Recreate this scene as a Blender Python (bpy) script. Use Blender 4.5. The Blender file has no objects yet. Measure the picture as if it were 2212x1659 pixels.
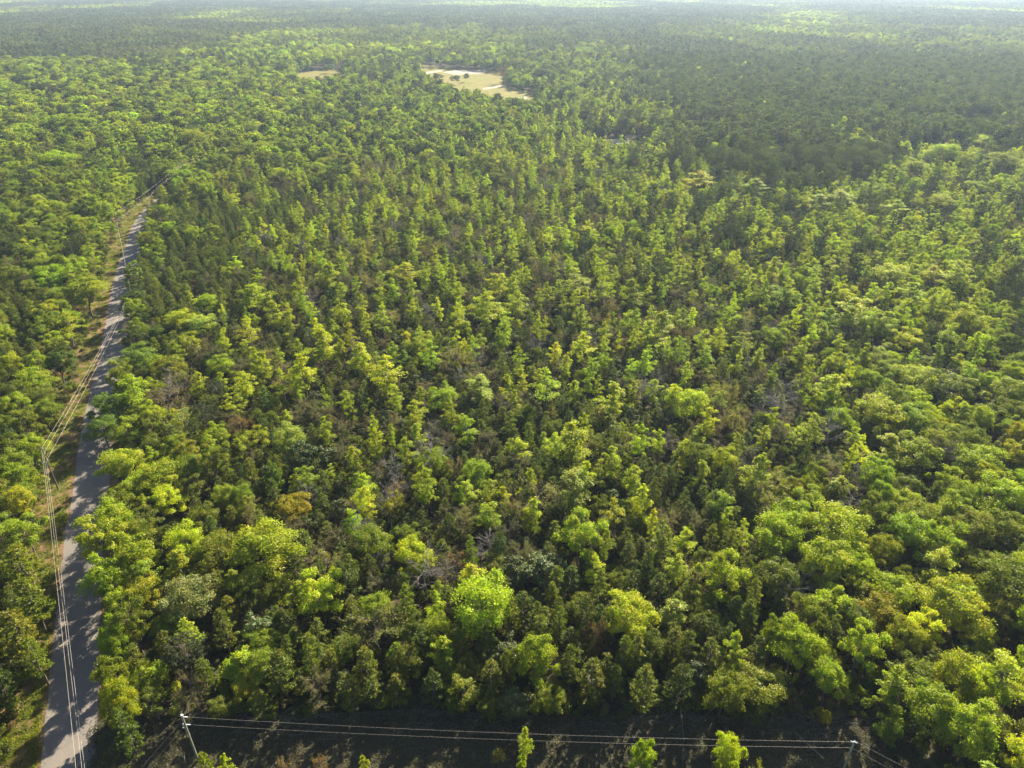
import bpy, math, random
import numpy as np
from mathutils import Vector
from mathutils import noise as mn

# ------------------------------------------------------------------ camera, world, sun, exposure
scene = bpy.context.scene
root_col = scene.collection
CAM_H, F, PITCH = 100.0, 710.0, math.radians(29.8)       # F in pixels of a 1024 wide frame
SP, CP = math.sin(PITCH), math.cos(PITCH)
cam_data = bpy.data.cameras.new("camera")
cam = bpy.data.objects.new("camera", cam_data)
root_col.objects.link(cam)
cam.location = (0, 0, CAM_H)
cam.rotation_euler = (math.pi / 2 - PITCH, 0, 0)
cam_data.sensor_width = 36.0
cam_data.lens = F / 1024 * 36.0
cam_data.clip_start = 0.5
cam_data.clip_end = 60000
scene.camera = cam

SUN_AZ, SUN_EL = math.radians(28), math.radians(30)       # azimuth clockwise from +Y
world = bpy.data.worlds.new("World")
scene.world = world
world.use_nodes = True
wn = world.node_tree
wn.nodes.clear()
sky = wn.nodes.new("ShaderNodeTexSky")
sky.sky_type = 'NISHITA'
sky.sun_disc = False
sky.sun_elevation = SUN_EL
sky.sun_rotation = SUN_AZ
sky.altitude = 50
sky.air_density = 1.0
sky.dust_density = 1.2
bg = wn.nodes.new("ShaderNodeBackground")
bg.inputs['Strength'].default_value = 0.053
wo = wn.nodes.new("ShaderNodeOutputWorld")
wn.links.new(sky.outputs[0], bg.inputs['Color'])
wn.links.new(bg.outputs[0], wo.inputs['Surface'])

sun_data = bpy.data.lights.new("sun", 'SUN')
sun_data.energy = 5.0
sun_data.angle = math.radians(0.53)
sun_data.color = (1.0, 0.90, 0.71)
sun = bpy.data.objects.new("sun", sun_data)
root_col.objects.link(sun)
sun.rotation_euler = (math.pi / 2 - SUN_EL, 0, math.pi - SUN_AZ)
sun.location = (60, 120, 300)

vs = scene.view_settings
vs.view_transform = 'Standard'
vs.look = 'None'
vs.exposure = 2.05
vs.gamma = 1.0
vs.use_curve_mapping = False
cy = scene.cycles
cy.max_bounces = 5
cy.diffuse_bounces = 2
cy.glossy_bounces = 1
cy.transmission_bounces = 2
cy.transparent_max_bounces = 4
cy.volume_bounces = 0
cy.caustics_reflective = False
cy.caustics_refractive = False
HAZE_DENSITY = 0.000085

# ------------------------------------------------------------------ helpers
U = 1024.0 / 2212.0                                       # photo notes were taken in a 2212 px wide view

def at(u, v, z=0.0):
    """world point of height z seen at (u, v) of the 2212 px wide photograph"""
    x, y = u * U - 512.0, v * U - 384.0
    t = (CAM_H - z) / (SP + y / F * CP)
    return np.array([x / F * t, (CP - y / F * SP) * t, z])

def depth_at(u, v, z=0.0):
    return (CAM_H - z) / (SP + (v * U - 384.0) / F * CP)

def project(P):
    """world -> (u, v, depth), vectorised"""
    P = np.asarray(P, float)
    dz = CAM_H - P[..., 2]
    d = P[..., 1] * CP + dz * SP
    d = np.where(d < 1, 1, d)
    yc = dz * CP - P[..., 1] * SP
    return (P[..., 0] / d * F + 512) / U, (yc / d * F + 384) / U, d

def lnk(o, parent=None):
    root_col.objects.link(o)
    if parent is not None:
        o.parent = parent
    return o

def tag(o, label=None, cat=None, group=None, kind=None):
    if label: o['label'] = label
    if cat: o['category'] = cat
    if group: o['group'] = group
    if kind: o['kind'] = kind
    return o

def empty(name, loc, rz=0.0, sc=(1, 1, 1)):
    o = bpy.data.objects.new(name, None)
    o.empty_display_size = 0.5
    o.location = loc
    o.rotation_euler = (0, 0, rz)
    o.scale = sc
    return lnk(o)

class MB:
    """collects quads"""
    def __init__(self):
        self.v, self.f, self.m, self.a, self.n = [], [], [], [], 0
    def add(self, v, f, m=0, a=None):
        v = np.asarray(v, float).reshape(-1, 3)
        f = np.asarray(f, int).reshape(-1, 4)
        self.v.append(v); self.f.append(f + self.n); self.n += len(v)
        self.m.append(np.full(len(f), m)); self.a.append(np.full(len(f), 0.5) if a is None else np.asarray(a, float))
        return self
    def tube(self, pts, rad, n=5, m=0):
        pts = np.asarray(pts, float); k = len(pts)
        rad = np.broadcast_to(np.asarray(rad, float), (k,))
        d = np.gradient(pts, axis=0)
        d /= np.linalg.norm(d, axis=1)[:, None] + 1e-9
        ref = np.where(np.abs(d[:, 2:3]) > 0.9, np.array([[1., 0, 0]]), np.array([[0, 0, 1.]]))
        a = np.cross(d, ref); a /= np.linalg.norm(a, axis=1)[:, None] + 1e-9
        b = np.cross(d, a)
        th = np.arange(n) / n * 2 * np.pi
        ring = pts[:, None] + rad[:, None, None] * (np.cos(th)[None, :, None] * a[:, None] + np.sin(th)[None, :, None] * b[:, None])
        i, j = np.meshgrid(np.arange(k - 1), np.arange(n), indexing='ij')
        j2 = (j + 1) % n
        f = np.stack([i * n + j, i * n + j2, (i + 1) * n + j2, (i + 1) * n + j], -1).reshape(-1, 4)
        return self.add(ring, f, m)
    def leaves(self, c, nrm, a, b, rng, m=1, tang=None):
        """diamond leaves at c with normals nrm, half length a, half width b"""
        n = len(c)
        nrm = nrm / (np.linalg.norm(nrm, axis=1)[:, None] + 1e-9)
        t = rng.normal(size=(n, 3)) if tang is None else tang
        t = t - (t * nrm).sum(1)[:, None] * nrm
        t /= np.linalg.norm(t, axis=1)[:, None] + 1e-9
        bt = np.cross(nrm, t)
        a = np.broadcast_to(a, (n,))[:, None]; b = np.broadcast_to(b, (n,))[:, None]
        v = np.stack([c - a * t, c + b * bt - a * t * 0.1, c + a * t, c - b * bt - a * t * 0.1], 1)
        f = np.arange(4 * n).reshape(n, 4)
        return self.add(v, f, m, rng.random(n))
    def box(self, cx, cy_, z0, sx, sy, sz, m=0, rz=0.0):
        c, s = math.cos(rz), math.sin(rz)
        v = []
        for z in (z0, z0 + sz):
            for x, y in ((-sx, -sy), (sx, -sy), (sx, sy), (-sx, sy)):
                x *= 0.5; y *= 0.5
                v.append((cx + x * c - y * s, cy_ + x * s + y * c, z))
        return self.add(v, [(3, 2, 1, 0), (4, 5, 6, 7), (0, 1, 5, 4), (1, 2, 6, 5), (2, 3, 7, 6), (3, 0, 4, 7)], m)
    def mesh(self, name, mats, only=None):
        v = np.concatenate(self.v); f = np.concatenate(self.f)
        mi = np.concatenate(self.m); a = np.concatenate(self.a)
        if only is not None:
            k = mi == only
            f, a = f[k], a[k]
            used, inv = np.unique(f, return_inverse=True)
            v, f = v[used], inv.reshape(-1, 4)
            mi = np.zeros(len(f), int)
            mats = [mats[only]]
        me = bpy.data.meshes.new(name)
        me.vertices.add(len(v)); me.vertices.foreach_set('co', v.astype(np.float32).ravel())
        me.loops.add(4 * len(f)); me.loops.foreach_set('vertex_index', f.astype(np.int32).ravel())
        me.polygons.add(len(f))
        me.polygons.foreach_set('loop_start', (np.arange(len(f)) * 4).astype(np.int32))
        me.update(calc_edges=True)
        for mt in mats: me.materials.append(mt)
        me.polygons.foreach_set('material_index', mi.astype(np.int32))
        at_ = me.attributes.new('leafrand', 'FLOAT', 'FACE')
        at_.data.foreach_set('value', a.astype(np.float32))
        me.validate()
        return me
    def build(self, name, mats, parent=None, only=None):
        return lnk(bpy.data.objects.new(name, self.mesh(name, mats if isinstance(mats, list) else [mats], only)), parent)

# ------------------------------------------------------------------ materials
class NT:
    def __init__(self, name):
        self.mat = bpy.data.materials.new(name)
        self.mat.use_nodes = True
        self.t = self.mat.node_tree
        self.t.nodes.clear()
        self.out = self.t.nodes.new('ShaderNodeOutputMaterial')
    def n(self, typ, **kw):
        nd = self.t.nodes.new(typ)
        for k, v in kw.items():
            if k.startswith('i_'):
                key = k[2:]
                nd.inputs[int(key) if key.isdigit() else key.replace('_', ' ')].default_value = v
            else:
                setattr(nd, k, v)
        return nd
    def l(self, a, b):
        self.t.links.new(a, b)
    def noise(self, scale, detail=4, rough=0.55, vec=None):
        nd = self.n('ShaderNodeTexNoise', i_Scale=scale, i_Detail=detail, i_Roughness=rough)
        if vec is not None: self.l(vec, nd.inputs['Vector'])
        return nd.outputs['Fac']
    def ramp(self, fac, stops):
        r = self.n('ShaderNodeValToRGB')
        el = r.color_ramp.elements
        while len(el) < len(stops): el.new(0.5)
        for e, (p, c) in zip(el, stops):
            e.position = p
            e.color = (*c, 1) if len(c) == 3 else c
        self.l(fac, r.inputs[0])
        return r.outputs[0]
    def mix(self, fac, a, b, blend='MIX'):
        m = self.n('ShaderNodeMix', data_type='RGBA', blend_type=blend)
        for sock, val in ((m.inputs[0], fac), (m.inputs[6], a), (m.inputs[7], b)):
            if isinstance(val, (int, float)): sock.default_value = val
            elif isinstance(val, tuple): sock.default_value = (*val, 1)
            else: self.l(val, sock)
        return m.outputs[2]
    def math(self, op, a, b=None):
        m = self.n('ShaderNodeMath', operation=op)
        for s, v in zip(m.inputs, (a, b)):
            if v is None: continue
            if isinstance(v, (int, float)): s.default_value = v
            else: self.l(v, s)
        return m.outputs[0]

def principled(name, col, rough=0.8, metal=0.0, noise_scale=None, var=0.25, bump=0.0, spec=0.3):
    k = NT(name)
    p = k.n('ShaderNodeBsdfPrincipled', i_Roughness=rough, i_Metallic=metal)
    p.inputs['Specular IOR Level'].default_value = spec
    if noise_scale:
        tc = k.n('ShaderNodeTexCoord').outputs['Object']
        f = k.noise(noise_scale, 5, 0.6, tc)
        dark = tuple(c * (1 - var) for c in col); lite = tuple(min(1, c * (1 + var)) for c in col)
        k.l(k.ramp(f, [(0.3, dark), (0.7, lite)]), p.inputs['Base Color'])
        if bump:
            b = k.n('ShaderNodeBump', i_Strength=bump, i_Distance=0.05)
            k.l(f, b.inputs['Height']); k.l(b.outputs[0], p.inputs['Normal'])
    else:
        p.inputs['Base Color'].default_value = (*col, 1)
    k.l(p.outputs[0], k.out.inputs['Surface'])
    return k.mat

def leaf_mat(name, transl=0.42, gloss=0.03, grough=0.45, var=0.55, warm=0.25):
    k = NT(name)
    tint = k.n('ShaderNodeAttribute', attribute_type='INSTANCER', attribute_name='tint').outputs['Color']
    lr = k.n('ShaderNodeAttribute', attribute_type='GEOMETRY', attribute_name='leafrand').outputs['Fac']
    k1 = k.math('ADD', k.math('MULTIPLY', lr, var), 1 - var / 2)
    col = k.mix(1.0, tint, k1, 'MULTIPLY')
    # a few leaves of another hue
    lr2 = k.math('FRACT', k.math('MULTIPLY', lr, 7.13))
    warmc = k.mix(1.0, col, (1.18, 1.0, 0.8), 'MULTIPLY')
    col = k.mix(k.math('MULTIPLY', k.math('GREATER_THAN', lr2, 0.7), warm * 2), col, warmc)
    oc = k.n('ShaderNodeTexCoord').outputs['Object']
    hue = k.ramp(k.noise(0.55, 1, 0.5, oc), [(0.35, (1.09, 1.02, 0.9)), (0.65, (0.84, 0.97, 1.0))])
    col = k.mix(1.0, col, hue, 'MULTIPLY')
    d = k.n('ShaderNodeBsdfDiffuse')
    tr = k.n('ShaderNodeBsdfTranslucent')
    k.l(col, d.inputs['Color'])
    tcol = k.mix(1.0, col, (1.45, 1.7, 0.5), 'MULTIPLY')
    k.l(tcol, tr.inputs['Color'])
    ms = k.n('ShaderNodeMixShader', i_Fac=transl)
    k.l(d.outputs[0], ms.inputs[1]); k.l(tr.outputs[0], ms.inputs[2])
    g = k.n('ShaderNodeBsdfGlossy', i_Roughness=grough)
    g.inputs['Color'].default_value = (1, 1, 1, 1)
    ms2 = k.n('ShaderNodeMixShader', i_Fac=gloss)
    k.l(ms.outputs[0], ms2.inputs[1]); k.l(g.outputs[0], ms2.inputs[2])
    k.l(ms2.outputs[0], k.out.inputs['Surface'])
    return k.mat

M_LEAF = leaf_mat('leaf', 0.42, 0.012, 0.5)
M_NEEDLE = leaf_mat('needle', 0.3, 0.012, 0.5, var=0.7, warm=0.12)
M_GROVE_LEAF = leaf_mat('distant_leaf', 0.25, 0.01, 0.6, var=1.25)
M_GROVE_NEEDLE = leaf_mat('distant_needle', 0.2, 0.01, 0.6, var=1.2)
M_GLOSSY = leaf_mat('glossy_leaf', 0.25, 0.02, 0.5, var=0.6, warm=0.35)
M_BARK = principled('bark', (0.13, 0.105, 0.085), 0.9, noise_scale=3.0, var=0.4)
M_GREYBARK = principled('grey_bark', (0.17, 0.155, 0.14), 0.9, noise_scale=3.0, var=0.3)
M_BLOSSOM = principled('blossom', (0.8, 0.66, 0.72), 0.5)
M_POLE = principled('weathered_pole_wood', (0.13, 0.11, 0.085), 0.9, noise_scale=4.0, var=0.35, bump=0.3)
M_PALEPOLE = principled('pale_pole_wood', (0.24, 0.24, 0.17), 0.85, noise_scale=4.0, var=0.3, bump=0.3)
M_METAL = principled('galvanised_metal', (0.55, 0.55, 0.54), 0.45, 0.7)
M_WIRE = principled('aluminium_wire', (0.45, 0.41, 0.34), 0.45, 0.35, spec=0.5)
M_CERAMIC = principled('pale_ceramic', (0.75, 0.76, 0.74), 0.25, spec=0.6)
M_ROOF = principled('white_metal_roof', (0.7, 0.72, 0.74), 0.4, 0.0, noise_scale=0.6, var=0.12)
M_WALL = principled('pale_wall', (0.5, 0.47, 0.42), 0.8, noise_scale=1.0, var=0.15)
M_CARPAINT = principled('white_car_paint', (0.8, 0.8, 0.8), 0.25, spec=0.6)
M_GLASS = principled('dark_glass', (0.03, 0.035, 0.04), 0.1, spec=0.6)
M_RUBBER = principled('rubber', (0.03, 0.03, 0.03), 0.8)
M_DEADWOOD = principled('dead_wood', (0.2, 0.175, 0.15), 0.9, noise_scale=5.0, var=0.3)

def ground_mat():
    k = NT('forest_floor')
    tc = k.n('ShaderNodeTexCoord').outputs['Object']
    f1 = k.noise(0.05, 6, 0.6, tc)
    f2 = k.noise(0.9, 6, 0.7, tc)
    f3 = k.noise(0.35, 5, 0.6, tc)
    c1 = k.ramp(f2, [(0.25, (0.022, 0.018, 0.010)), (0.5, (0.06, 0.045, 0.027)), (0.75, (0.13, 0.095, 0.06))])
    c2 = k.ramp(f2, [(0.25, (0.018, 0.024, 0.010)), (0.55, (0.04, 0.052, 0.018)), (0.8, (0.085, 0.09, 0.035))])
    m = k.ramp(k.math('ADD', k.math('MULTIPLY', f1, 0.6), k.math('MULTIPLY', f3, 0.4)), [(0.44, (0, 0, 0)), (0.56, (1, 1, 1))])
    col = k.mix(m, c1, c2)
    p = k.n('ShaderNodeBsdfPrincipled', i_Roughness=1.0)
    p.inputs['Specular IOR Level'].default_value = 0.1
    k.l(col, p.inputs['Base Color'])
    b = k.n('ShaderNodeBump', i_Strength=0.8, i_Distance=0.3)
    k.l(f2, b.inputs['Height']); k.l(b.outputs[0], p.inputs['Normal'])
    k.l(p.outputs[0], k.out.inputs['Surface'])
    return k.mat

def soil_mix(name, stops, scale, stops2=None, scale2=0.1, lo=0.42, hi=0.58, bump=0.5):
    k = NT(name)
    tc = k.n('ShaderNodeTexCoord').outputs['Object']
    f = k.noise(scale, 7, 0.7, tc)
    col = k.ramp(f, stops)
    if stops2:
        g = k.noise(scale2, 5, 0.6, tc)
        col = k.mix(k.ramp(g, [(lo, (0, 0, 0)), (hi, (1, 1, 1))]), col, k.ramp(f, stops2))
    p = k.n('ShaderNodeBsdfPrincipled', i_Roughness=0.95)
    p.inputs['Specular IOR Level'].default_value = 0.15
    k.l(col, p.inputs['Base Color'])
    b = k.n('ShaderNodeBump', i_Strength=bump, i_Distance=0.1)
    k.l(f, b.inputs['Height']); k.l(b.outputs[0], p.inputs['Normal'])
    k.l(p.outputs[0], k.out.inputs['Surface'])
    return k.mat

M_GROUND = ground_mat()
M_VERGE = soil_mix('verge_grass', [(0.3, (0.04, 0.05, 0.010)), (0.5, (0.08, 0.09, 0.016)), (0.7, (0.13, 0.12, 0.028))], 1.6,
                   [(0.3, (0.10, 0.06, 0.03)), (0.5, (0.16, 0.10, 0.048)), (0.7, (0.24, 0.155, 0.08))], 0.16, 0.42, 0.52)
M_STRIP = soil_mix('strip_scrub', [(0.3, (0.06, 0.065, 0.034)), (0.5, (0.09, 0.094, 0.052)), (0.72, (0.13, 0.13, 0.078))], 1.3,
                   [(0.3, (0.07, 0.062, 0.042)), (0.5, (0.105, 0.092, 0.066)), (0.72, (0.15, 0.13, 0.096))], 0.11)
M_FIELD = soil_mix('field_grass', [(0.35, (0.075, 0.085, 0.003)), (0.65, (0.165, 0.140, 0.006))], 0.10,
                   [(0.35, (0.10, 0.085, 0.008)), (0.65, (0.165, 0.13, 0.014))], 0.035, 0.44, 0.58)
M_SAND = soil_mix('sand', [(0.3, (0.20, 0.17, 0.13)), (0.7, (0.31, 0.27, 0.22))], 0.3)
M_CLAY = soil_mix('orange_soil', [(0.3, (0.28, 0.15, 0.09)), (0.7, (0.42, 0.26, 0.17))], 0.4)

def road_mat():
    k = NT('asphalt')
    tc = k.n('ShaderNodeTexCoord').outputs['Object']
    fine = k.noise(14.0, 5, 0.75, tc)
    big = k.noise(0.22, 5, 0.6, tc)
    col = k.ramp(fine, [(0.3, (0.100, 0.086, 0.072)), (0.5, (0.150, 0.128, 0.108)), (0.75, (0.225, 0.19, 0.16))])
    col = k.mix(k.ramp(big, [(0.4, (0, 0, 0)), (0.65, (1, 1, 1))]), col, k.mix(1.0, col, (0.82, 0.85, 0.9), 'MULTIPLY'))
    vor = k.n('ShaderNodeTexVoronoi', feature='DISTANCE_TO_EDGE', i_Scale=0.35)
    mp = k.n('ShaderNodeMix', data_type='VECTOR', i_0=0.12)
    nz = k.n('ShaderNodeTexNoise', i_Scale=1.2)
    k.l(tc, nz.inputs['Vector']); k.l(tc, mp.inputs[4]); k.l(nz.outputs['Color'], mp.inputs[5])
    k.l(mp.outputs[1], vor.inputs['Vector'])
    crack = k.ramp(vor.outputs[0], [(0.0, (1, 1, 1)), (0.012, (0, 0, 0))])
    col = k.mix(k.math('MULTIPLY', crack, 0.5), col, (0.05, 0.046, 0.042))
    p = k.n('ShaderNodeBsdfPrincipled', i_Roughness=0.85)
    k.l(col, p.inputs['Base Color'])
    b = k.n('ShaderNodeBump', i_Strength=0.3, i_Distance=0.01)
    k.l(fine, b.inputs['Height']); k.l(b.outputs[0], p.inputs['Normal'])
    k.l(p.outputs[0], k.out.inputs['Surface'])
    return k.mat
M_ROAD = road_mat()

# ------------------------------------------------------------------ structure: ground, road, verge, clearing
def sheet(name, poly, z, mat, kind='structure'):
    """flat fan sheet from a world-space outline"""
    import bmesh
    bm = bmesh.new()
    vs_ = [bm.verts.new((p[0], p[1], z)) for p in poly]
    f = bm.faces.new(vs_)
    if f.normal.z < 0: f.normal_flip()
    bmesh.ops.triangulate(bm, faces=[f])
    me = bpy.data.meshes.new(name); bm.to_mesh(me); bm.free()
    me.materials.append(mat)
    return tag(lnk(bpy.data.objects.new(name, me)), kind=kind)

sheet('ground', [(-16000, -1500), (16000, -1500), (16000, 22000), (-16000, 22000)], 0.0, M_GROUND)

def smooth(pts, n=8):
    P = np.asarray(pts, float)
    out = []
    for i in range(len(P) - 1):
        p0, p1, p2, p3 = P[max(i - 1, 0)], P[i], P[i + 1], P[min(i + 2, len(P) - 1)]
        for t in np.arange(n) / n:
            out.append(0.5 * ((2 * p1) + (-p0 + p2) * t + (2 * p0 - 5 * p1 + 4 * p2 - p3) * t * t + (-p0 + 3 * p1 - 3 * p2 + p3) * t ** 3))
    out.append(P[-1])
    return np.array(out)

LEFT_EDGE = [(72, 1900), (88, 1659), (100, 1539), (115, 1389), (128, 1273), (143, 1139), (152, 1106), (167, 986), (186, 885), (205, 806), (222, 730), (234, 663), (246, 606), (256, 570), (267, 545), (278, 508), (293, 477), (318, 447), (352, 420), (395, 396), (450, 374), (520, 352), (620, 334)]
left = smooth([at(u, v)[:2] for u, v in LEFT_EDGE], 6)
def offset(path, w):
    d = np.gradient(path, axis=0); d /= np.linalg.norm(d, axis=1)[:, None]
    return path + np.stack([d[:, 1], -d[:, 0]], 1) * np.reshape(w, (-1, 1))
ROAD_W = 7.3
rng0 = np.random.default_rng(5)
edge_l = offset(left, rng0.normal(0, 0.07, len(left)))
edge_r = offset(left, ROAD_W + rng0.normal(0, 0.07, len(left)))
def ribbon(name, a, b, z, mat):
    n = len(a)
    v = np.concatenate([np.c_[a, np.full(n, z)], np.c_[b, np.full(n, z)]])
    i = np.arange(n - 1)
    f = np.stack([i, i + n, i + n + 1, i + 1], 1)
    mb = MB().add(v, f)
    return tag(mb.build(name, mat), kind='structure')
nl = len(left)
wob = np.convolve(rng0.normal(0, 2.2, nl + 8), np.ones(9) / 3, 'valid')
ribbon('grass_verge', offset(left, -9.5 + wob[:nl]), offset(left, 9.5 + rng0.normal(0, 0.3, nl)), 0.004, M_VERGE)
ribbon('dirt_shoulder', offset(left, -0.28 + rng0.normal(0, 0.08, nl)), offset(left, ROAD_W + 0.3 + rng0.normal(0, 0.1, nl)), 0.008,
       soil_mix('shoulder_dirt', [(0.3, (0.10, 0.05, 0.03)), (0.7, (0.2, 0.11, 0.07))], 2.0))
ribbon('road', edge_l, edge_r, 0.03, M_ROAD)
road_mid = offset(left, ROAD_W / 2)

def px_sheet(name, pts, z, mat):
    return sheet(name, [at(u, v)[:2] for u, v in pts], z, mat)
px_sheet('utility_strip', [(205, 1760), (207, 1560), (300, 1530), (560, 1548), (900, 1532), (1200, 1548), (1500, 1545), (1800, 1560), (1990, 1610), (2100, 1760), (1200, 1800)], 0.012, M_STRIP)
CLEAR = [(905, 142), (930, 144), (990, 150), (1050, 154), (1095, 158), (1103, 172), (1092, 184), (1118, 194), (1160, 203), (1175, 222), (1140, 240), (1080, 236), (1035, 222), (990, 216), (955, 200), (930, 186), (906, 168)]
def grow(pts, f):
    P = np.array(world_poly(pts)); c = P.mean(0); return (P - c) * f + c
def world_poly(p): return [at(u, v)[:2] for u, v in p]
sheet('field', grow(CLEAR, 1.12), 0.004, M_FIELD)
px_sheet('sandy_lot', [(955, 156), (990, 150.5), (1040, 151.5), (1058, 154.5), (1030, 160), (985, 161.5)], 0.012, M_SAND)
px_sheet('sandy_drive', [(905, 157), (955, 151), (960, 153), (935, 158), (907, 161)], 0.012, M_SAND)
px_sheet('sandy_track', [(1042, 190), (1060, 187.5), (1092, 183), (1094, 185.5), (1070, 190), (1044, 194)], 0.012, M_SAND)
px_sheet('pale_pond_edge', [(1098, 214), (1135, 208), (1140, 212), (1112, 222)], 0.014, M_SAND)
px_sheet('side_field', [(640, 160), (700, 150), (742, 153), (750, 170), (705, 194), (640, 197)], 0.004, M_FIELD)
px_sheet('far_field', [(1000, 136), (1040, 131), (1050, 137), (1030, 141), (1003, 141)], 0.004, M_FIELD)
px_sheet('orange_bank', [(885, 138), (905, 136), (906, 140), (888, 142)], 0.012, M_CLAY)
px_sheet('sandy_yard', [(1275, 303), (1320, 300), (1395, 305), (1400, 318), (1300, 314)], 0.012, M_SAND)
px_sheet('sandy_patch', [(1500, 292), (1570, 290), (1585, 306), (1520, 310)], 0.012, M_CLAY)
px_sheet('shed_yard', [(2050, 278), (2140, 275), (2150, 292), (2060, 296)], 0.012, M_SAND)

# ------------------------------------------------------------------ tree sources
MATS = {'leaf': M_LEAF, 'needle': M_NEEDLE, 'glossy': M_GLOSSY}
def unit(rng, n, zmin=-1.0):
    z = rng.uniform(zmin, 1, n); ph = rng.uniform(0, 2 * np.pi, n); s = np.sqrt(1 - z * z)
    return np.stack([s * np.cos(ph), s * np.sin(ph), z], 1)

def bent(p0, p1, rng, k=4, amt=0.06, sag=0.0):
    t = np.linspace(0, 1, k)[:, None]
    L = np.linalg.norm(p1 - p0)
    off = rng.normal(0, amt * L, (k, 3)); off[0] = 0; off[-1] = 0
    return p0 + (p1 - p0) * t + off + np.array([0, 0, sag * L]) * (t * (1 - t) * 4)

def broadleaf(seed, H=12, R=4, base=0.3, lobes=20, q=1.0, ls=1.0, tr=0.2, spread=0.9, leaf=0.135):
    """round crowned tree: trunk, limbs and leaf clumps"""
    r = np.random.default_rng(seed); mb = MB()
    zc = H * (base + 1) / 2; hz = H * (1 - base) / 2
    lean = r.normal(0, 0.35, 2)
    top = np.array([lean[0], lean[1], H * 0.8])
    if q > 0.12:
        mb.tube(bent(np.zeros(3), top, r, 6, 0.015), np.linspace(tr, 0.06, 6), 6)
    k = np.arange(lobes)
    z = 1 - (k + 0.5) / lobes * 1.8
    ph = k * 2.399 + r.uniform(0, 6)
    s = np.sqrt(np.clip(1 - z * z, 0, 1))
    dirs = np.stack([s * np.cos(ph), s * np.sin(ph), z], 1)
    rl = R * r.uniform(0.2, 0.44, lobes)
    rad = r.uniform(0.55, 1.2, lobes) * spread
    cen = np.array([lean[0], lean[1], zc]) + dirs * np.c_[R * rad - rl * 0.3, R * rad - rl * 0.3, hz * rad - rl * 0.2]
    nl_ = max(6, int(740 * q))
    for i in range(lobes):
        if q > 0.12:
            z0 = min(cen[i][2] - 0.3, H * r.uniform(base * 0.8, 0.62)); z0 = max(z0, 1.0)
            tp = top * (z0 / top[2])
            mb.tube(bent(tp, cen[i], r, 3, 0.06), np.linspace(tr * 0.35, 0.03, 3), 4)
        sub = r.integers(3, 6)                              # clumplets within the lobe
        sc_ = cen[i] + unit(r, sub, -0.5) * rl[i] * 0.55
        sr = rl[i] * r.uniform(0.45, 0.8, sub)
        w = r.integers(0, sub, nl_)
        d = unit(r, nl_, -0.55)
        rr = sr[w] * (1 - 0.45 * r.random(nl_) ** 1.6) * r.normal(1.0, 0.19, nl_)
        c = sc_[w] + d * rr[:, None] * np.array([1.1, 1.1, 0.75])
        nrm = d * 0.7 + np.array([0, 0, 0.45]) + r.normal(0, 0.55, (nl_, 3))
        a = leaf * ls * r.uniform(0.6, 1.35, nl_)
        mb.leaves(c, nrm, a, a * 0.6, r, 1)
    return mb

def slender(seed, H=14, R=2.2, z0=4.0, nb=34, q=1.0, ls=1.0, tr=0.13, dens=1.0, droop=0.0):
    """narrow tree with tiers of flat sprays"""
    r = np.random.default_rng(seed); mb = MB()
    lean = r.normal(0, 0.3, 2)
    top = np.array([lean[0], lean[1], H])
    path = bent(np.zeros(3), top, r, 7, 0.008)
    if q > 0.12:
        mb.tube(path, np.linspace(tr, 0.025, 7), 5)
    for i in range(nb):
        t = (i + r.uniform(0, 0.9)) / nb
        if r.random() < 0.15: continue
        z = z0 + (H - z0) * t
        p0 = np.array([np.interp(z, path[:, 2], path[:, 0]), np.interp(z, path[:, 2], path[:, 1]), z])
        prof = min(1.0, 1.25 * (1 - t) ** 0.6 + 0.1) * (0.6 + 0.4 * min(1, t * 4))
        L = R * prof * r.uniform(0.4, 1.2)
        ph = i * 2.4 + r.normal(0, 0.7)
        up = r.uniform(0.0, 0.4) + 0.6 * t ** 3 - droop
        p1 = p0 + L * np.array([math.cos(ph), math.sin(ph), up])
        if q > 0.12:
            mb.tube(bent(p0, p1, r, 3, 0.03), np.linspace(0.045, 0.012, 3), 3)
        ns = max(2, int(round(2.3 * L)))
        for s in range(ns):
            f = 0.35 + 0.7 * (s + r.random()) / ns
            c0 = p0 + (p1 - p0) * f + r.normal(0, 0.14 * L, 3) * np.array([1, 1, 0.4])
            n_ = max(5, int(56 * q * dens))
            rs = (0.19 + 0.11 * L) * r.uniform(0.6, 1.4)
            g = unit(r, n_) * (r.random(n_) ** 0.45)[:, None] * np.array([rs * 1.7, rs * 1.7, rs * 0.75])
            g[:, 2] -= 0.22 * (g[:, 0] ** 2 + g[:, 1] ** 2) / max(rs, 0.1)
            nrm = np.array([0.5 * math.cos(ph), 0.5 * math.sin(ph), 0.9]) + r.normal(0, 0.6, (n_, 3))
            a = 0.135 * ls * r.uniform(0.6, 1.35, n_)
            mb.leaves(c0 + g, nrm, a, a * 0.6, r, 1)
    n_ = int(50 * q) + 3
    mb.leaves(top + r.normal(0, 1, (n_, 3)) * np.array([0.28, 0.28, 0.45]) - np.array([0, 0, 0.3]), r.normal(0, 1, (n_, 3)) + [0, 0, 0.5], 0.17 * ls, 0.1 * ls, r, 1)
    return mb

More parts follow.
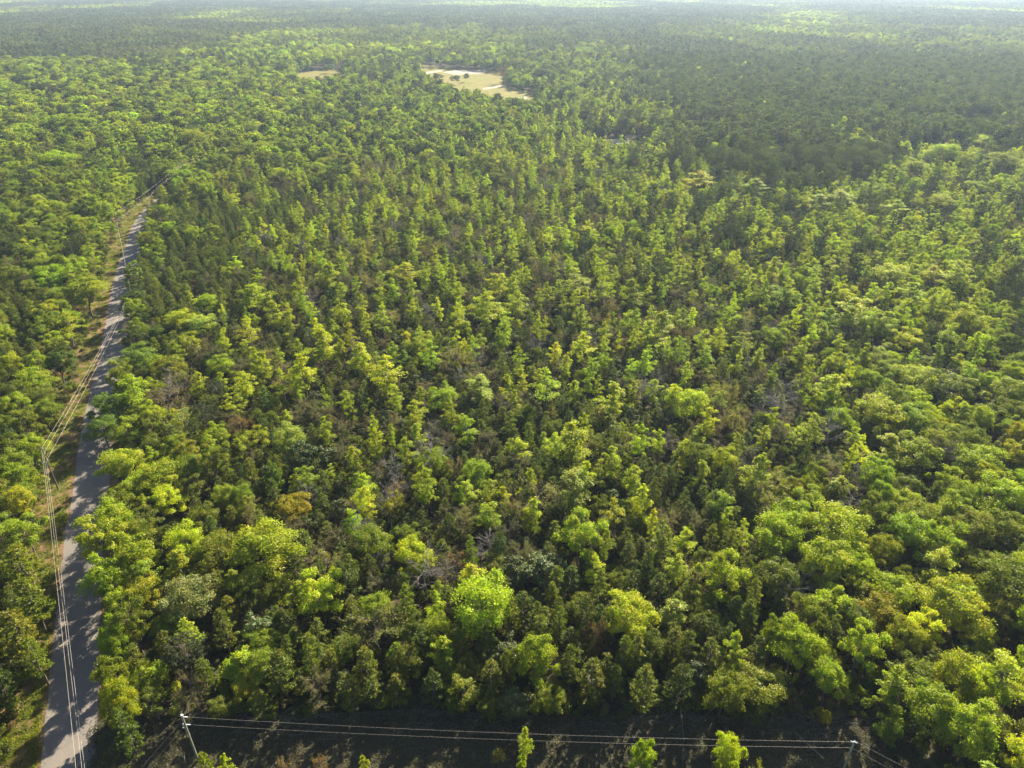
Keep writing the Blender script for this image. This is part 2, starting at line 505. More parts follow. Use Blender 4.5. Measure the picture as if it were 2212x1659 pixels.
def pine(seed, H=12, R=2.0, z0=2.5, q=1.0, ls=1.0, tr=0.14, round_top=0.0, dz=0.75):
    """pine: whorls of branches that end in upright needle tufts"""
    r = np.random.default_rng(seed); mb = MB()
    top = np.array([r.normal(0, 0.25), r.normal(0, 0.25), H])
    path = bent(np.zeros(3), top, r, 6, 0.006)
    if q > 0.12:
        mb.tube(path, np.linspace(tr, 0.03, 6), 5)
    z = z0; tufts = [(top, 1.0)]
    while z < H - 0.3:
        t = (z - z0) / (H - z0)
        prof = (1 - t) ** 0.75 if not round_top else math.sqrt(max(0.05, 1 - (2 * t - 0.85) ** 2 / 1.6)) * (1 if t < 0.75 else 0.85)
        prof *= 0.75 + 0.25 * min(1, t * 5)
        nb = r.integers(4, 7)
        for b in range(nb):
            if r.random() < 0.14: continue
            ph = b / nb * 6.283 + r.normal(0, 0.35) + z * 1.3
            L = R * prof * r.uniform(0.6, 1.15) + 0.15
            p0 = np.array([np.interp(z, path[:, 2], path[:, 0]), np.interp(z, path[:, 2], path[:, 1]), z + r.normal(0, 0.1)])
            p1 = p0 + L * np.array([math.cos(ph), math.sin(ph), 0.28 + 0.45 * t])
            if q > 0.12:
                mb.tube(bent(p0, p1, r, 3, 0.03, -0.05), np.linspace(0.035, 0.015, 3), 3)
            tufts.append((p1, 0.9))
            for s in range(int(L * 2.2)):
                f = r.uniform(0.35, 0.95)
                side = np.array([-math.sin(ph), math.cos(ph), 0]) * r.normal(0, 0.28 * L)
                tufts.append((p0 + (p1 - p0) * f + side + np.array([0, 0, 0.12]), r.uniform(0.6, 1.0)))
        z += dz * r.uniform(0.8, 1.2)
    n_ = max(3, int(22 * q))
    C, T, A = [], [], []
    for c, s in tufts:
        d = unit(r, n_, -0.25) + np.array([0, 0, 0.55]); d /= np.linalg.norm(d, axis=1)[:, None]
        L = 0.30 * s * ls ** 0.5 * r.uniform(0.7, 1.2, n_)
        C.append(c + d * L[:, None] * 0.9); T.append(d); A.append(L)
    C, T, A = np.concatenate(C), np.concatenate(T), np.concatenate(A)
    mb.leaves(C, r.normal(0, 1, C.shape), A, 0.055 * ls ** 0.9, r, 1, tang=T)
    return mb

def bare(seed, H=11, R=2.6, n1=16, leafy=0, tr=0.14, q=1.0):
    """leafless or just budding tree: trunk, limbs and twigs"""
    r = np.random.default_rng(seed); mb = MB()
    top = np.array([r.normal(0, 0.5), r.normal(0, 0.5), H])
    path = bent(np.zeros(3), top, r, 7, 0.015)
    mb.tube(path, np.linspace(tr, 0.03, 7), 6)
    tips = []
    for i in range(n1):
        t = r.uniform(0.3, 0.98)
        p0 = np.array([np.interp(t * H, path[:, 2], path[:, k]) for k in range(3)])
        ph = i * 2.4 + r.normal(0, 0.4)
        L = R * (1.25 - t) * r.uniform(0.8, 1.3) + 0.4
        p1 = p0 + L * np.array([math.cos(ph), math.sin(ph), r.uniform(0.35, 1.0)])
        mb.tube(bent(p0, p1, r, 4, 0.06), np.linspace(0.06, 0.022, 4), 4)
        for j in range(7):
            f = r.uniform(0.25, 1.0); q0 = p0 + (p1 - p0) * f
            d = (p1 - p0) / L + r.normal(0, 0.6, 3); l2 = L * r.uniform(0.25, 0.5)
            q1 = q0 + d * l2
            mb.tube(np.stack([q0, q1]), [0.024, 0.012], 3, 0)
            for k in range(4):
                f = r.uniform(0.3, 1.0); s0 = q0 + (q1 - q0) * f
                s1 = s0 + (d + r.normal(0, 0.7, 3)) * l2 * r.uniform(0.3, 0.6)
                mb.tube(np.stack([s0, s1]), [0.014, 0.007], 3, 0)
                tips.append(s1); tips.append((s0 + s1) / 2)
    tips = np.array(tips)
    if leafy:
        c = np.repeat(tips, leafy, 0); c = c + r.normal(0, 0.14, c.shape)
        mb.leaves(c, r.normal(0, 1, c.shape) + [0, 0, 0.4], 0.10 * r.uniform(0.6, 1.3, len(c)), 0.06, r, 1)
    return mb

def shrub(seed, H=2.2, R=1.4, n=700, leaf=0.14, stems=5, ls=1.0):
    r = np.random.default_rng(seed); mb = MB()
    lob = 6
    for s in range(stems):
        ph = s * 1.3 + r.random(); e = np.array([math.cos(ph) * R * 0.5, math.sin(ph) * R * 0.5, H * 0.75])
        mb.tube(bent(np.zeros(3), e, r, 3, 0.08), [0.05, 0.03, 0.015], 3)
    cen = np.c_[r.normal(0, R * 0.38, (lob, 2)), r.uniform(0.4, 0.72, lob) * H]
    w = r.integers(0, lob, n); d = unit(r, n, -0.7)
    rl = R * r.uniform(0.35, 0.6, lob)
    c = cen[w] + d * (rl[w] * (1 - 0.4 * r.random(n) ** 2))[:, None]
    c[:, 2] = np.abs(c[:, 2])
    a = leaf * ls * r.uniform(0.6, 1.4, n)
    mb.leaves(c, d * 0.6 + [0, 0, 0.4] + r.normal(0, 0.6, (n, 3)), a, a * 0.55, r, 1)
    return mb

# source = (family, style, MB, nominal height, nominal radius, leaf material, bark material)
SRC = {}
def reg(key, mb, H, R, lm=M_LEAF, bm_=M_BARK):
    SRC[key] = dict(mb=mb, H=H, R=R, mats=[bm_, lm])
for i in range(5):
    reg(f'B{i}', broadleaf(100 + i, 12, 4, [0.25, 0.32, 0.2, 0.36, 0.28][i], [20, 17, 22, 16, 19][i], 1.0), 12, 4)
for i in range(6):
    reg(f'S{i}', slender(200 + i, 14, [2.1, 2.5, 1.8, 2.3, 2.6, 2.0][i], [4, 5, 4.5, 3.5, 5.5, 5][i], [40, 34, 38, 42, 32, 28][i], dens=[1.0, 0.8, 1, 1.1, .85, .7][i]), 14, 2.3, M_LEAF, M_GREYBARK if i % 2 else M_BARK)
for i in range(4):
    reg(f'P{i}', pine(300 + i, 12, [1.9, 2.2, 2.0, 1.7][i], [2.0, 2.8, 2.4, 3.2][i]), 12, 2, M_NEEDLE)
for i in range(3):
    reg(f'T{i}', pine(320 + i, 19, [2.7, 3.0, 2.5][i], [10, 11.5, 9.5][i], round_top=1, tr=0.2, dz=0.7), 19, 2.8, M_NEEDLE)
for i in range(2):
    reg(f'G{i}', broadleaf(400 + i, 10, 2.6, 0.15, 16, 0.5, 1.0, leaf=0.15), 10, 2.6, M_GLOSSY)
for i in range(2):
    reg(f'N{i}', bare(500 + i, 11, 2.6, 18), 11, 2.5, M_LEAF, M_GREYBARK)
for i in range(3):
    reg(f'D{i}', bare(520 + i, 10, 2.4, 18, leafy=[4, 3, 5][i]), 10, 2.4, M_LEAF, M_BARK)
for i in range(3):
    reg(f'U{i}', shrub(600 + i, 2.2, 1.4), 2.2, 1.4)
# lighter versions for the middle distance
def lod(key_fn, **kw): return key_fn(**kw)
LOD1 = {}
def reg1(key, mb, H, R, lm=M_LEAF): LOD1[key] = dict(mb=mb, H=H, R=R, mats=[M_BARK, lm])
for i in range(4): reg1(f'B{i}', broadleaf(150 + i, 12, 4, 0.28, 20, 0.11, 3.0), 12, 4)
for i in range(3): reg1(f'S{i}', slender(250 + i, 14, 2.3, 4.5, 24, 0.2, 2.9, tr=0.16), 14, 2.3)
for i in range(3): reg1(f'P{i}', pine(350 + i, 12, 2.1, 2.5, 0.2, 4.0, dz=1.1), 12, 2, M_NEEDLE)
for i in range(3): reg1(f'T{i}', pine(360 + i, 19, 2.8, 10, 0.2, 4.5, round_top=1, dz=1.0, tr=0.24), 19, 2.8, M_NEEDLE)

# ------------------------------------------------------------------ colours (base colours of leaves)
TINT = {
    'lime': (0.292, 0.322, 0.009), 'bright': (0.224, 0.262, 0.008), 'green': (0.148, 0.168, 0.008), 'deep': (0.068, 0.090, 0.008),
    'gold': (0.258, 0.252, 0.008), 'olive': (0.114, 0.130, 0.010), 'pine': (0.078, 0.098, 0.011), 'dark': (0.044, 0.053, 0.018),
    'greypine': (0.090, 0.104, 0.038), 'tan': (0.185, 0.172, 0.052), 'brown': (0.115, 0.098, 0.040), 'rust': (0.175, 0.110, 0.040),
    'glossy': (0.080, 0.098, 0.024), 'blue': (0.122, 0.176, 0.018), 'pale': (0.235, 0.265, 0.040)}
WORD = {'lime': 'lime-green', 'bright': 'bright green', 'green': 'mid-green', 'deep': 'deep green', 'gold': 'golden yellow-green', 'olive': 'olive',
        'pine': 'dull green', 'dark': 'dark green', 'greypine': 'grey-green', 'tan': 'tan', 'brown': 'brown budding', 'rust': 'rust-coloured',
        'glossy': 'glossy grey-green', 'blue': 'cool green', 'pale': 'pale straw-green'}
def jitter(c, r, s=0.14):
    k = math.exp(r.gauss(0, s)); h = r.gauss(0, 0.07)
    return (c[0] * k * (1 + h), c[1] * k, c[2] * k * (1 - h * 0.5))

# ------------------------------------------------------------------ zones: what grows where
ROWS = [(0, 20, 'O O O O O M P P O P P P P P P O'), (20, 60, 'O M M P P P P P P P P P P P M M'), (60, 110, 'A A M P P M O O M P P P P P O O'),
        (110, 160, 'A A A A A A M O O O P P P P P P'), (160, 220, 'A A A A A O O O O O M P P P P P'), (220, 300, 'A A A A O O O O C C M P P P P P'),
        (300, 400, 'O O O C C C C C C C C L P C L L'), (400, 550, 'O O Q Q C C C C C L L L L L L L'), (550, 750, 'Q O Q Q C C C C C C C C C L L L'),
        (750, 950, 'O O O C C C C C C C C C C C R R'), (950, 1150, 'O O O Q C C C C Q C C C B R R R'), (1150, 1350, 'Q O R B B Q Q B Q Q Q B R R R R'),
        (1350, 1560, 'Q O R B B Q Q B Q Q Q B R R R R'), (1560, 2600, 'B B B B B B B B B B B B B R R R')]
ROWS = [(a, b, s.split()) for a, b, s in ROWS]
def zone(u, v, rnd):
    q = Vector((u / 85, math.log(v + 30) * 9, 1.7))
    u += 190 * mn.noise(q) + rnd.gauss(0, 22 if v > 420 else 55); v += (0.16 * v + 8) * mn.noise(q + Vector((9, 4, 2))) * 2 + rnd.gauss(0, (0.02 if v > 420 else 0.06) * v + 1)
    for a, b, s in ROWS:
        if v < b or b == 2600:
            return s[min(15, max(0, int(u / 138.25)))]
# (family, tint, weight, height range, radius scale range)
MIX = {
 'A': [('B', 'green', 5, (11, 15), (1.2, 1.9)), ('B', 'bright', 3.5, (11, 15), (1.1, 1.7)), ('B', 'deep', 1.6, (11, 15), (1.2, 2)), ('B', 'lime', 1.6, (10, 14), (.9, 1.5)), ('B', 'olive', 1.2, (9, 13), (.8, 1.3)),
       ('B', 'gold', .5, (9, 13), (.8, 1.2)), ('D', 'brown', .7, (9, 12), (1.4, 2)), ('T', 'dark', .3, (13, 16), (1, 1.3)), ('S', 'bright', .8, (12, 15), (1.1, 1.5))],
 'O': [('B', 'green', 5, (9, 13), (.75, 1.15)), ('B', 'bright', 3, (9, 13), (.7, 1.1)), ('B', 'deep', 2, (9, 13), (.8, 1.2)), ('B', 'olive', 1.6, (8, 12), (.6, 1)),
       ('S', 'bright', 1.2, (11, 14), (.9, 1.3)), ('P', 'pine', 1, (8, 12), (1, 1.3)), ('D', 'brown', .5, (8, 10), (1, 1.4)), ('T', 'dark', .5, (13, 16), (1, 1.2))],
 'P': [('T', 'greypine', 8, (14, 19), (.85, 1.1)), ('T', 'pine', 3, (13, 18), (.85, 1.15)), ('T', 'dark', 2.5, (14, 19), (.85, 1.1)), ('P', 'greypine', 3, (8, 13), (1, 1.2)), ('B', 'lime', 1.3, (11, 16), (.6, 1.0)), ('B', 'green', 1.0, (11, 16), (.7, 1.1)), ('B', 'olive', 1.2, (11, 15), (.7, 1.1)), ('P', 'olive', 2, (12, 16), (1.1, 1.4)),
       ('D', 'brown', .6, (9, 12), (.9, 1.2)), ('B', 'green', .4, (8, 12), (.5, .9))],
 'Q': [('P', 'pine', 5, (7, 11), (.95, 1.2)), ('P', 'olive', 7, (7, 11), (.95, 1.2)), ('P', 'green', 1.5, (7, 11), (.9, 1.2)), ('B', 'olive', 1.2, (6, 9), (.45, .7)), ('D', 'brown', .6, (5, 8), (.8, 1.1)), ('S', 'lime', .5, (9, 11), (.8, 1.1)), ('G', 'glossy', .5, (5, 8), (.6, .9))],
 'M': [('T', 'greypine', 3, (13, 17), (.85, 1.1)), ('B', 'green', 3, (8, 12), (.6, .95)), ('B', 'lime', 2, (8, 12), (.5, .9)), ('P', 'olive', 3, (8, 12), (1, 1.2)), ('S', 'lime', 2, (10, 14), (.9, 1.2)), ('D', 'brown', .8, (8, 10), (1, 1.2))],
 'C': [('S', 'lime', 2.5, (9, 13), (.65, 1.05)), ('S', 'bright', .8, (8, 10), (.7, 1.1)), ('P', 'olive', 4.4, (5, 8.5), (.9, 1.2)), ('P', 'pine', 3.6, (5, 8.5), (.9, 1.2)), ('D', 'brown', 2.3, (5, 8), (.8, 1.1)),
       ('D', 'tan', .6, (6, 9), (.8, 1.1)), ('B', 'olive', .9, (5, 8), (.4, .55)), ('G', 'glossy', .8, (5, 8), (.6, .9)), ('N', 'tan', .3, (8, 10), (.7, 1)), ('D', 'rust', .25, (4, 7), (.7, 1)), ('B', 'gold', .5, (5, 7), (.3, .5))],
 'L': [('S', 'lime', 4, (10, 13), (.9, 1.25)), ('B', 'bright', 2, (8, 11), (.5, .75)), ('P', 'pine', 4, (7, 11), (.8, 1.1)), ('P', 'olive', 2.5, (6, 10), (.8, 1.1)), ('D', 'brown', 2, (6, 9), (.8, 1.1)), ('B', 'olive', 1.6, (6, 9), (.45, .7)), ('T', 'dark', .8, (12, 15), (.8, 1)), ('N', 'tan', .2, (8, 10), (.7, 1))],
 'R': [('B', 'bright', 4, (9, 13), (.75, 1.15)), ('B', 'green', 3, (9, 12), (.75, 1.2)), ('B', 'lime', 1.6, (9, 12), (.6, 1)), ('B', 'gold', 1.2, (8, 11), (.6, 1)), ('S', 'bright', 1.5, (9, 12), (1, 1.4)), ('P', 'olive', 1.6, (7, 11), (1, 1.2)), ('B', 'olive', 1.5, (7, 10), (.5, .8)), ('N', 'tan', .35, (8, 10), (.8, 1.1)), ('D', 'brown', .5, (6, 9), (.8, 1.1))],
 'B': [('P', 'pine', 4, (8, 12), (.9, 1.2)), ('P', 'olive', 4, (8, 12), (.9, 1.2)), ('B', 'green', 2.2, (7, 11), (.5, .75)), ('B', 'olive', 2.2, (6, 10), (.5, .75)), ('G', 'glossy', 1.4, (6, 9), (.8, 1.1)), ('D', 'brown', .6, (6, 9), (.8, 1.2)), ('S', 'bright', 1, (9, 11), (.9, 1.2)), ('D', 'tan', .5, (6, 9), (1, 1.2)), ('N', 'tan', .25, (8, 10), (.8, 1.1))]}
BASE_R = {'B': 4, 'S': 2.3, 'P': 2.0, 'T': 2.8, 'G': 2.6, 'N': 2.5, 'D': 2.4}

# trees read off the photograph: (u, v of the crown's top, crown width, family, tint, height or 0)
HAND = [
 (232,1340,70,'B','bright',13),(236,1405,75,'B','green',14),(240,1470,70,'B','gold',13),(262,1285,80,'B','green',14),(255,1530,60,'P','olive',12),(285,1395,70,'P','olive',12),
 (225,1085,80,'B','bright',13),(235,1045,70,'B','green',13),(40,1110,90,'B','bright',12),(30,1180,100,'P','green',13),(45,1250,90,'P','green',13),(20,1320,100,'P','olive',13),(55,1380,60,'P','green',11),
 (205,1128,115,'B','gold',13),(283,1150,100,'B','gold',14),(377,1190,80,'S','lime',11),(403,1253,118,'B','tan',11),(220,1203,95,'B','bright',13),(270,1332,85,'B','gold',8),(567,1143,150,'B','bright',13),
 (683,1253,110,'B','lime',12),(310,1430,90,'B','bright',8),(320,1493,80,'B','olive',7),(597,1406,90,'P','olive',11),(467,1516,55,'B','olive',5),(523,1460,60,'B','gold',6),
 (897,1163,80,'B','lime',12),(912,1205,80,'N','tan',11),(797,1140,90,'B','green',11),(777,1108,45,'N','tan',13),(1020,1216,75,'S','lime',12),(1040,1252,135,'B','lime',14),(1113,1213,75,'G','glossy',9),
 (1250,1123,110,'B','bright',13),(1197,1195,105,'G','glossy',9),(1160,1383,100,'B','bright',13),(1233,1396,55,'P','olive',11),(1283,1426,75,'P','olive',11),(1330,1436,50,'P','olive',9),(1397,1440,75,'P','olive',11),
 (1357,1293,115,'B','lime',12),(1447,1293,65,'G','pale',9),(1463,1356,60,'P','olive',9),(1290,1353,38,'D','rust',8),(807,1326,85,'D','tan',10),(873,1266,55,'P','green',11),(950,1383,65,'S','lime',10),
 (877,1403,75,'B','olive',9),(783,1400,75,'P','olive',10),(1053,1513,45,'B','olive',5),(973,1503,35,'B','olive',5),(1017,1156,42,'P','green',11),(1107,1293,50,'P','olive',11),(1163,1303,45,'P','olive',10),
 (1213,1310,45,'P','olive',11),(1270,1293,60,'P','pine',12),(1370,1216,60,'P','pine',12),(1403,1190,45,'P','pine',12),(1437,1126,70,'P','green',13),(730,1215,80,'P','pine',12),(640,1200,60,'P','pine',10),
 (1130,1571,44,'S','bright',13),(1394,1603,64,'B','bright',12),(783,1630,34,'S','bright',11),(432,1629,52,'P','green',10),(478,1636,42,'S','lime',10),(610,1640,26,'D','rust',6),(687,1640,30,'D','rust',6),(1077,1622,22,'D','gold',4),
 (1578,1590,68,'B','lime',12),(1638,1650,22,'D','gold',6),(1561,1206,105,'B','lime',13),(1638,1252,50,'P','green',12),(1595,1366,52,'S','bright',12),(1541,1386,70,'P','olive',10),(1492,1366,62,'P','olive',10),
 (1645,1373,55,'P','olive',9),(1691,1110,105,'B','lime',12),(1828,1100,130,'B','lime',13),(1795,1176,125,'B','bright',13),(1968,1116,110,'B','bright',12),(2041,1126,100,'B','bright',12),(2118,1112,100,'B','green',12),
 (2048,1196,70,'S','lime',11),(1941,1236,100,'B','bright',11),(2061,1259,130,'B','bright',13),(1775,1289,95,'B','green',12),(1855,1306,90,'B','olive',10),(1725,1352,100,'B','lime',12),(1872,1362,95,'B','lime',12),
 (2085,1419,100,'B','gold',12),(2145,1416,50,'P','olive',11),(2192,1426,90,'S','lime',13),(2145,1446,80,'B','lime',12),(2128,1540,130,'B','lime',13),(1935,1556,60,'B','green',7),(1632,1520,48,'B','olive',5),(2192,1216,130,'B','green',13),(2175,1290,80,'B','olive',10),
 (1542,613,40,'B','bright',9),(1705,603,32,'S','lime',13),(1708,626,85,'B','bright',11),(1822,616,60,'B','lime',11),(1675,556,48,'S','lime',14),(1935,573,90,'B','lime',11),(2075,563,62,'S','lime',15),(2022,576,50,'S','lime',12),
 (1975,613,62,'S','lime',13),(1845,646,75,'S','lime',14),(1922,676,55,'S','lime',12),(1952,710,80,'B','lime',10),(2108,663,88,'B','gold',14),(1798,666,50,'S','lime',12),(1688,706,64,'B','bright',11),(1602,720,40,'S','lime',9),
 (1525,750,42,'S','bright',11),(1808,760,55,'B','lime',10),(1802,810,72,'S','lime',13),(1732,760,35,'S','bright',10),(1992,796,100,'B','bright',11),(2085,810,110,'B','green',12),(2192,813,100,'B','gold',12),(1915,860,110,'B','lime',11),
 (1975,870,90,'B','bright',11),(1762,893,55,'S','bright',12),(1932,943,80,'S','lime',11),(2008,953,110,'B','bright',12),(2118,956,100,'B','bright',12),(2205,960,60,'B','gold',10),(2175,1040,110,'B','bright',12),(2082,1070,90,'B','gold',11),
 (1642,986,72,'S','lime',14),(1568,970,65,'B','lime',11),(1518,950,75,'B','green',11),(1492,843,80,'B','lime',12),(1715,1086,100,'B','lime',12),(1692,823,60,'N','tan',12),(1802,900,52,'N','tan',12),(1855,1000,42,'N','tan',11),
 (2055,950,48,'N','tan',12),(1838,1073,60,'N','tan',9),(1665,856,60,'N','tan',9),(1497,626,28,'B','pale',7),
 (867,570,75,'S','lime',11),(950,576,26,'S','lime',12),(1067,593,45,'S','lime',12),(1107,596,36,'S','lime',13),(1247,580,66,'S','lime',14),(1297,596,50,'S','lime',14),(1367,603,50,'S','bright',14),(1467,573,42,'S','lime',12),
 (987,610,36,'S','lime',12),(820,623,26,'S','lime',11),(824,663,42,'S','lime',13),(984,656,42,'S','lime',15),(1044,636,70,'S','lime',14),(1120,630,46,'S','lime',12),(1257,663,40,'S','lime',12),(1264,720,52,'S','lime',13),(1430,676,70,'S','lime',13),
 (1404,693,56,'S','lime',14),(774,743,50,'S','lime',13),(900,723,60,'B','bright',10),(930,740,40,'S','lime',13),(827,773,76,'S','lime',15),(1124,750,38,'S','lime',13),(1184,796,62,'S','lime',15),(1224,766,40,'S','lime',12),(1044,816,82,'S','pale',11),
 (1277,783,28,'S','bright',13),(1240,916,78,'S','lime',15),(1317,900,60,'S','olive',15),(1327,830,60,'S','lime',12),(1370,823,32,'S','lime',10),(1390,920,36,'S','lime',13),(950,840,60,'B','bright',10),(984,760,60,'D','tan',10),(1084,766,42,'P','olive',11),
 (1027,990,75,'B','bright',10),(934,973,72,'B','bright',10),(1244,1023,76,'S','pale',12),(1147,1016,42,'S','lime',12),(1167,1050,82,'D','tan',10),(1050,1050,36,'P','bright',9),(1330,1076,50,'S','lime',11),(1387,1053,56,'S','lime',12),(1417,1033,42,'P','pine',12),
 (1310,886,46,'D','rust',6),(847,1063,60,'B','gold',9),(927,936,60,'N','tan',14),(837,1050,46,'N','tan',12),(1394,813,50,'N','tan',12),(703,960,50,'G','glossy',9),
 (103,590,66,'B','bright',10),(173,600,86,'B','gold',14),(133,676,62,'S','lime',12),(107,723,62,'B','bright',10),(60,796,80,'B','bright',11),(13,760,50,'B','bright',11),(27,573,62,'B','green',11),(490,573,36,'B','bright',8),(443,636,50,'B','lime',9),
 (377,670,90,'B','lime',9),(427,683,70,'B','pale',9),(537,616,62,'S','lime',13),(587,650,46,'S','lime',12),(533,690,52,'S','lime',12),(280,750,86,'B','blue',10),(280,810,62,'S','lime',14),(227,846,86,'B','blue',10),(213,900,72,'B','blue',9),
 (250,970,96,'B','gold',11),(340,1003,100,'B','bright',11),(293,1013,86,'B','bright',10),(320,940,60,'B','olive',9),(360,800,50,'N','tan',12),(357,843,76,'D','brown',10),(393,890,60,'D','pale',11),(423,806,42,'S','lime',12),(493,853,40,'S','lime',10),
 (560,776,22,'S','bright',11),(523,803,50,'S','lime',11),(650,766,62,'S','lime',15),(603,796,46,'S','lime',12),(693,713,66,'S','lime',13),(467,913,56,'B','bright',9),(547,920,70,'B','bright',10),(613,920,76,'B','pale',11),(623,1066,76,'B','gold',10),
 (707,570,56,'S','lime',12),(33,1053,62,'B','gold',10),(67,936,60,'B','bright',10),(20,1006,60,'B','bright',10),(653,953,62,'G','glossy',10),
 (40,157,50,'B','deep',12),(80,177,60,'B','dark',11),(147,247,72,'B','bright',13),(217,233,46,'D','brown',12),(537,237,42,'B','green',12),(410,277,70,'B','bright',12),(127,320,72,'B','lime',12),(200,423,32,'S','lime',15),(230,437,30,'S','bright',13),
 (333,310,60,'B','bright',11),(277,303,42,'B','lime',11),(1512,320,36,'S','lime',12),(1578,320,40,'S','bright',12),(1665,317,36,'S','lime',12),(1758,320,50,'B','lime',11),(1852,290,46,'B','lime',14),(2042,307,72,'B','lime',11),(1988,343,62,'B','bright',12),
 (2128,290,62,'B','lime',11),(2168,327,72,'B','bright',11),(2108,390,52,'B','lime',10),(1642,387,62,'S','lime',13),(1825,413,62,'S','lime',13),(1775,420,60,'S','lime',12),(1518,370,60,'S','lime',13),(2042,420,72,'B','gold',11),(1948,433,50,'S','lime',12),
 (1370,235,34,'T','dark',18),(1527,232,26,'T','dark',20),(1315,258,26,'T','dark',18),(1810,215,30,'T','dark',19),(985,161,24,'B','deep',8),(1008,158,14,'B','deep',9),(1087,143,18,'D','rust',17),(948,158,22,'B','olive',6),
 (1135,160,34,'B','lime',12),(1170,145,44,'B','deep',16),(1125,125,60,'B','green',17),(1190,130,46,'B','green',16),(713,138,16,'B','blue',10),(665,138,16,'B','blue',8),
]

# ------------------------------------------------------------------ placement
rnd = random.Random(11)
trees = []                                                 # dicts: fam, tint, x, y, h, r
cells = {}
CELL = 5.0
def near(x, y, rad, f):
    i0, j0 = int(x // CELL), int(y // CELL)
    k = int((rad + 6) // CELL) + 1
    for i in range(i0 - k, i0 + k + 1):
        for j in range(j0 - k, j0 + k + 1):
            for (a, b, c) in cells.get((i, j), ()):
                if (a - x) ** 2 + (b - y) ** 2 < ((rad + c) * f) ** 2: return True
    return False
def put(x, y, fam, tint, h, r, hand=False, rz=None):
    t = dict(fam=fam, tint=tint, x=x, y=y, h=h, r=r, hand=hand)
    trees.append(t)
    cells.setdefault((int(x // CELL), int(y // CELL)), []).append((x, y, r))
    return t

def inside(poly, x, y):
    c = False; n = len(poly); j = n - 1
    for i in range(n):
        xi, yi = poly[i][0], poly[i][1]; xj, yj = poly[j][0], poly[j][1]
        if (yi > y) != (yj > y) and x < (xj - xi) * (y - yi) / (yj - yi) + xi: c = not c
        j = i
    return c
def world_poly(p): return [at(u, v)[:2] for u, v in p]
ZONES_OPEN = [world_poly(p) for p in (
    CLEAR, [(640, 158), (700, 148), (744, 151), (754, 172), (705, 196), (638, 199)],
    [(205, 1800), (207, 1568), (330, 1548), (560, 1556), (900, 1545), (1200, 1552), (1500, 1550), (1800, 1560), (1960, 1600), (2040, 1800)],
    [(1275, 300), (1320, 297), (1390, 301), (1400, 328), (1280, 328)], [(1505, 290), (1570, 288), (1588, 318), (1510, 320)],
    [(2065, 274), (2130, 273), (2145, 304), (2058, 306)], [(1000, 134), (1045, 130), (1050, 140), (1000, 142)])]
LOWZ = [world_poly(p) for p in ([(1330, 690), (1400, 690), (1395, 730), (1330, 735)], [(1270, 306), (1400, 306), (1400, 322), (1270, 322)], [(2050, 286), (2150, 284), (2150, 302), (2060, 302)],
                                [(1500, 300), (1590, 300), (1590, 318), (1500, 318)])]
rx, ry = road_mid[:, 0], road_mid[:, 1]
def road_side(x, y):
    """signed distance from the road's middle: negative on its verge side"""
    d = np.hypot(rx - x, ry - y); i = int(d.argmin())
    j = min(i + 1, len(rx) - 1); i2 = max(j - 1, 0)
    tx, ty = rx[j] - rx[i2], ry[j] - ry[i2]
    s = (x - rx[i2]) * ty - (y - ry[i2]) * tx
    return math.copysign(float(d[i]), s)
ROAD_HIDE = float(at(372, 412)[1])
road_xmax = float(rx.max()) + 30
road_ymax = float(ry.max()) + 20
def blocked(x, y, r):
    if y < road_ymax and x < road_xmax:
        s = road_side(x, y)
        if y > ROAD_HIDE: return abs(s) < 1.6
        m = 2.6 if y < 92 else 5.5 if y < 150 else 4.2
        if -(ROAD_W / 2 + m) - 0.62 * r < s < ROAD_W / 2 + 0.8 + 0.45 * r: return True
    for p in ZONES_OPEN:
        if inside(p, x, y): return True
    return False

for u, v, w, fam, tint, h in HAND:
    if fam == 'B': h = max(h, min(17, 0.8 * w * U / F * depth_at(u, v, h)))
    P = at(u, v, h)
    d = depth_at(u, v, h)
    r = w * U / F * d / 2
    if fam == 'B': r = max(r, 0.9)
    put(P[0], P[1], fam, tint, h, r, True)

def pick(mixl, r):
    tot = sum(m[2] for m in mixl); q = r.random() * tot
    for m in mixl:
        q -= m[2]
        if q <= 0: return m
    return mixl[-1]

NEAR_MAX = 1000.0
def half_width(y): return 0.79 * (y * CP + CAM_H * SP) + 30
# candidate points, big crowns first
cand = []
y = 22.0
step0 = 2.7
while y < NEAR_MAX:
    st = step0 * (1.0 if y < 380 else 1.12 if y < 650 else 1.3)
    hw = half_width(y)
    x = -hw + rnd.random() * st
    while x < hw:
        cand.append((x + rnd.uniform(-.5, .5) * st, y + rnd.uniform(-.5, .5) * st))
        x += st
    y += st
rnd.shuffle(cand)
cu, cv, cd = project(np.array([(x, y, 9.0) for x, y in cand]))
spec = []
for k, (x, y) in enumerate(cand):
    z = zone(cu[k], cv[k], rnd)
    fam, tint, w, hr, rr = pick(MIX[z], rnd)
    h = rnd.uniform(*hr); s = rnd.uniform(*rr)
    spec.append((BASE_R[fam] * s, x, y, fam, tint, h, z))
spec.sort(key=lambda t: -(t[0] > 2.6))
for r, x, y, fam, tint, h, z in spec:
    if blocked(x, y, r): continue
    f = 0.66 if z in 'AOR' else 0.60 if z in 'CLB' else 0.56
    if near(x, y, r, f): continue
    low = any(inside(p, x, y) for p in LOWZ)
    if low:
        if fam in 'TN': continue
        h = min(h, 4.5); r = min(r, 1.5)
    # keep the photograph's own trees in view: what stands before them stays lower
    put(x, y, fam, tint, h, r)
ht = [t for t in trees if t['hand']]
HU = np.array([project((t['x'], t['y'], t['h'] * 0.8)) for t in ht])
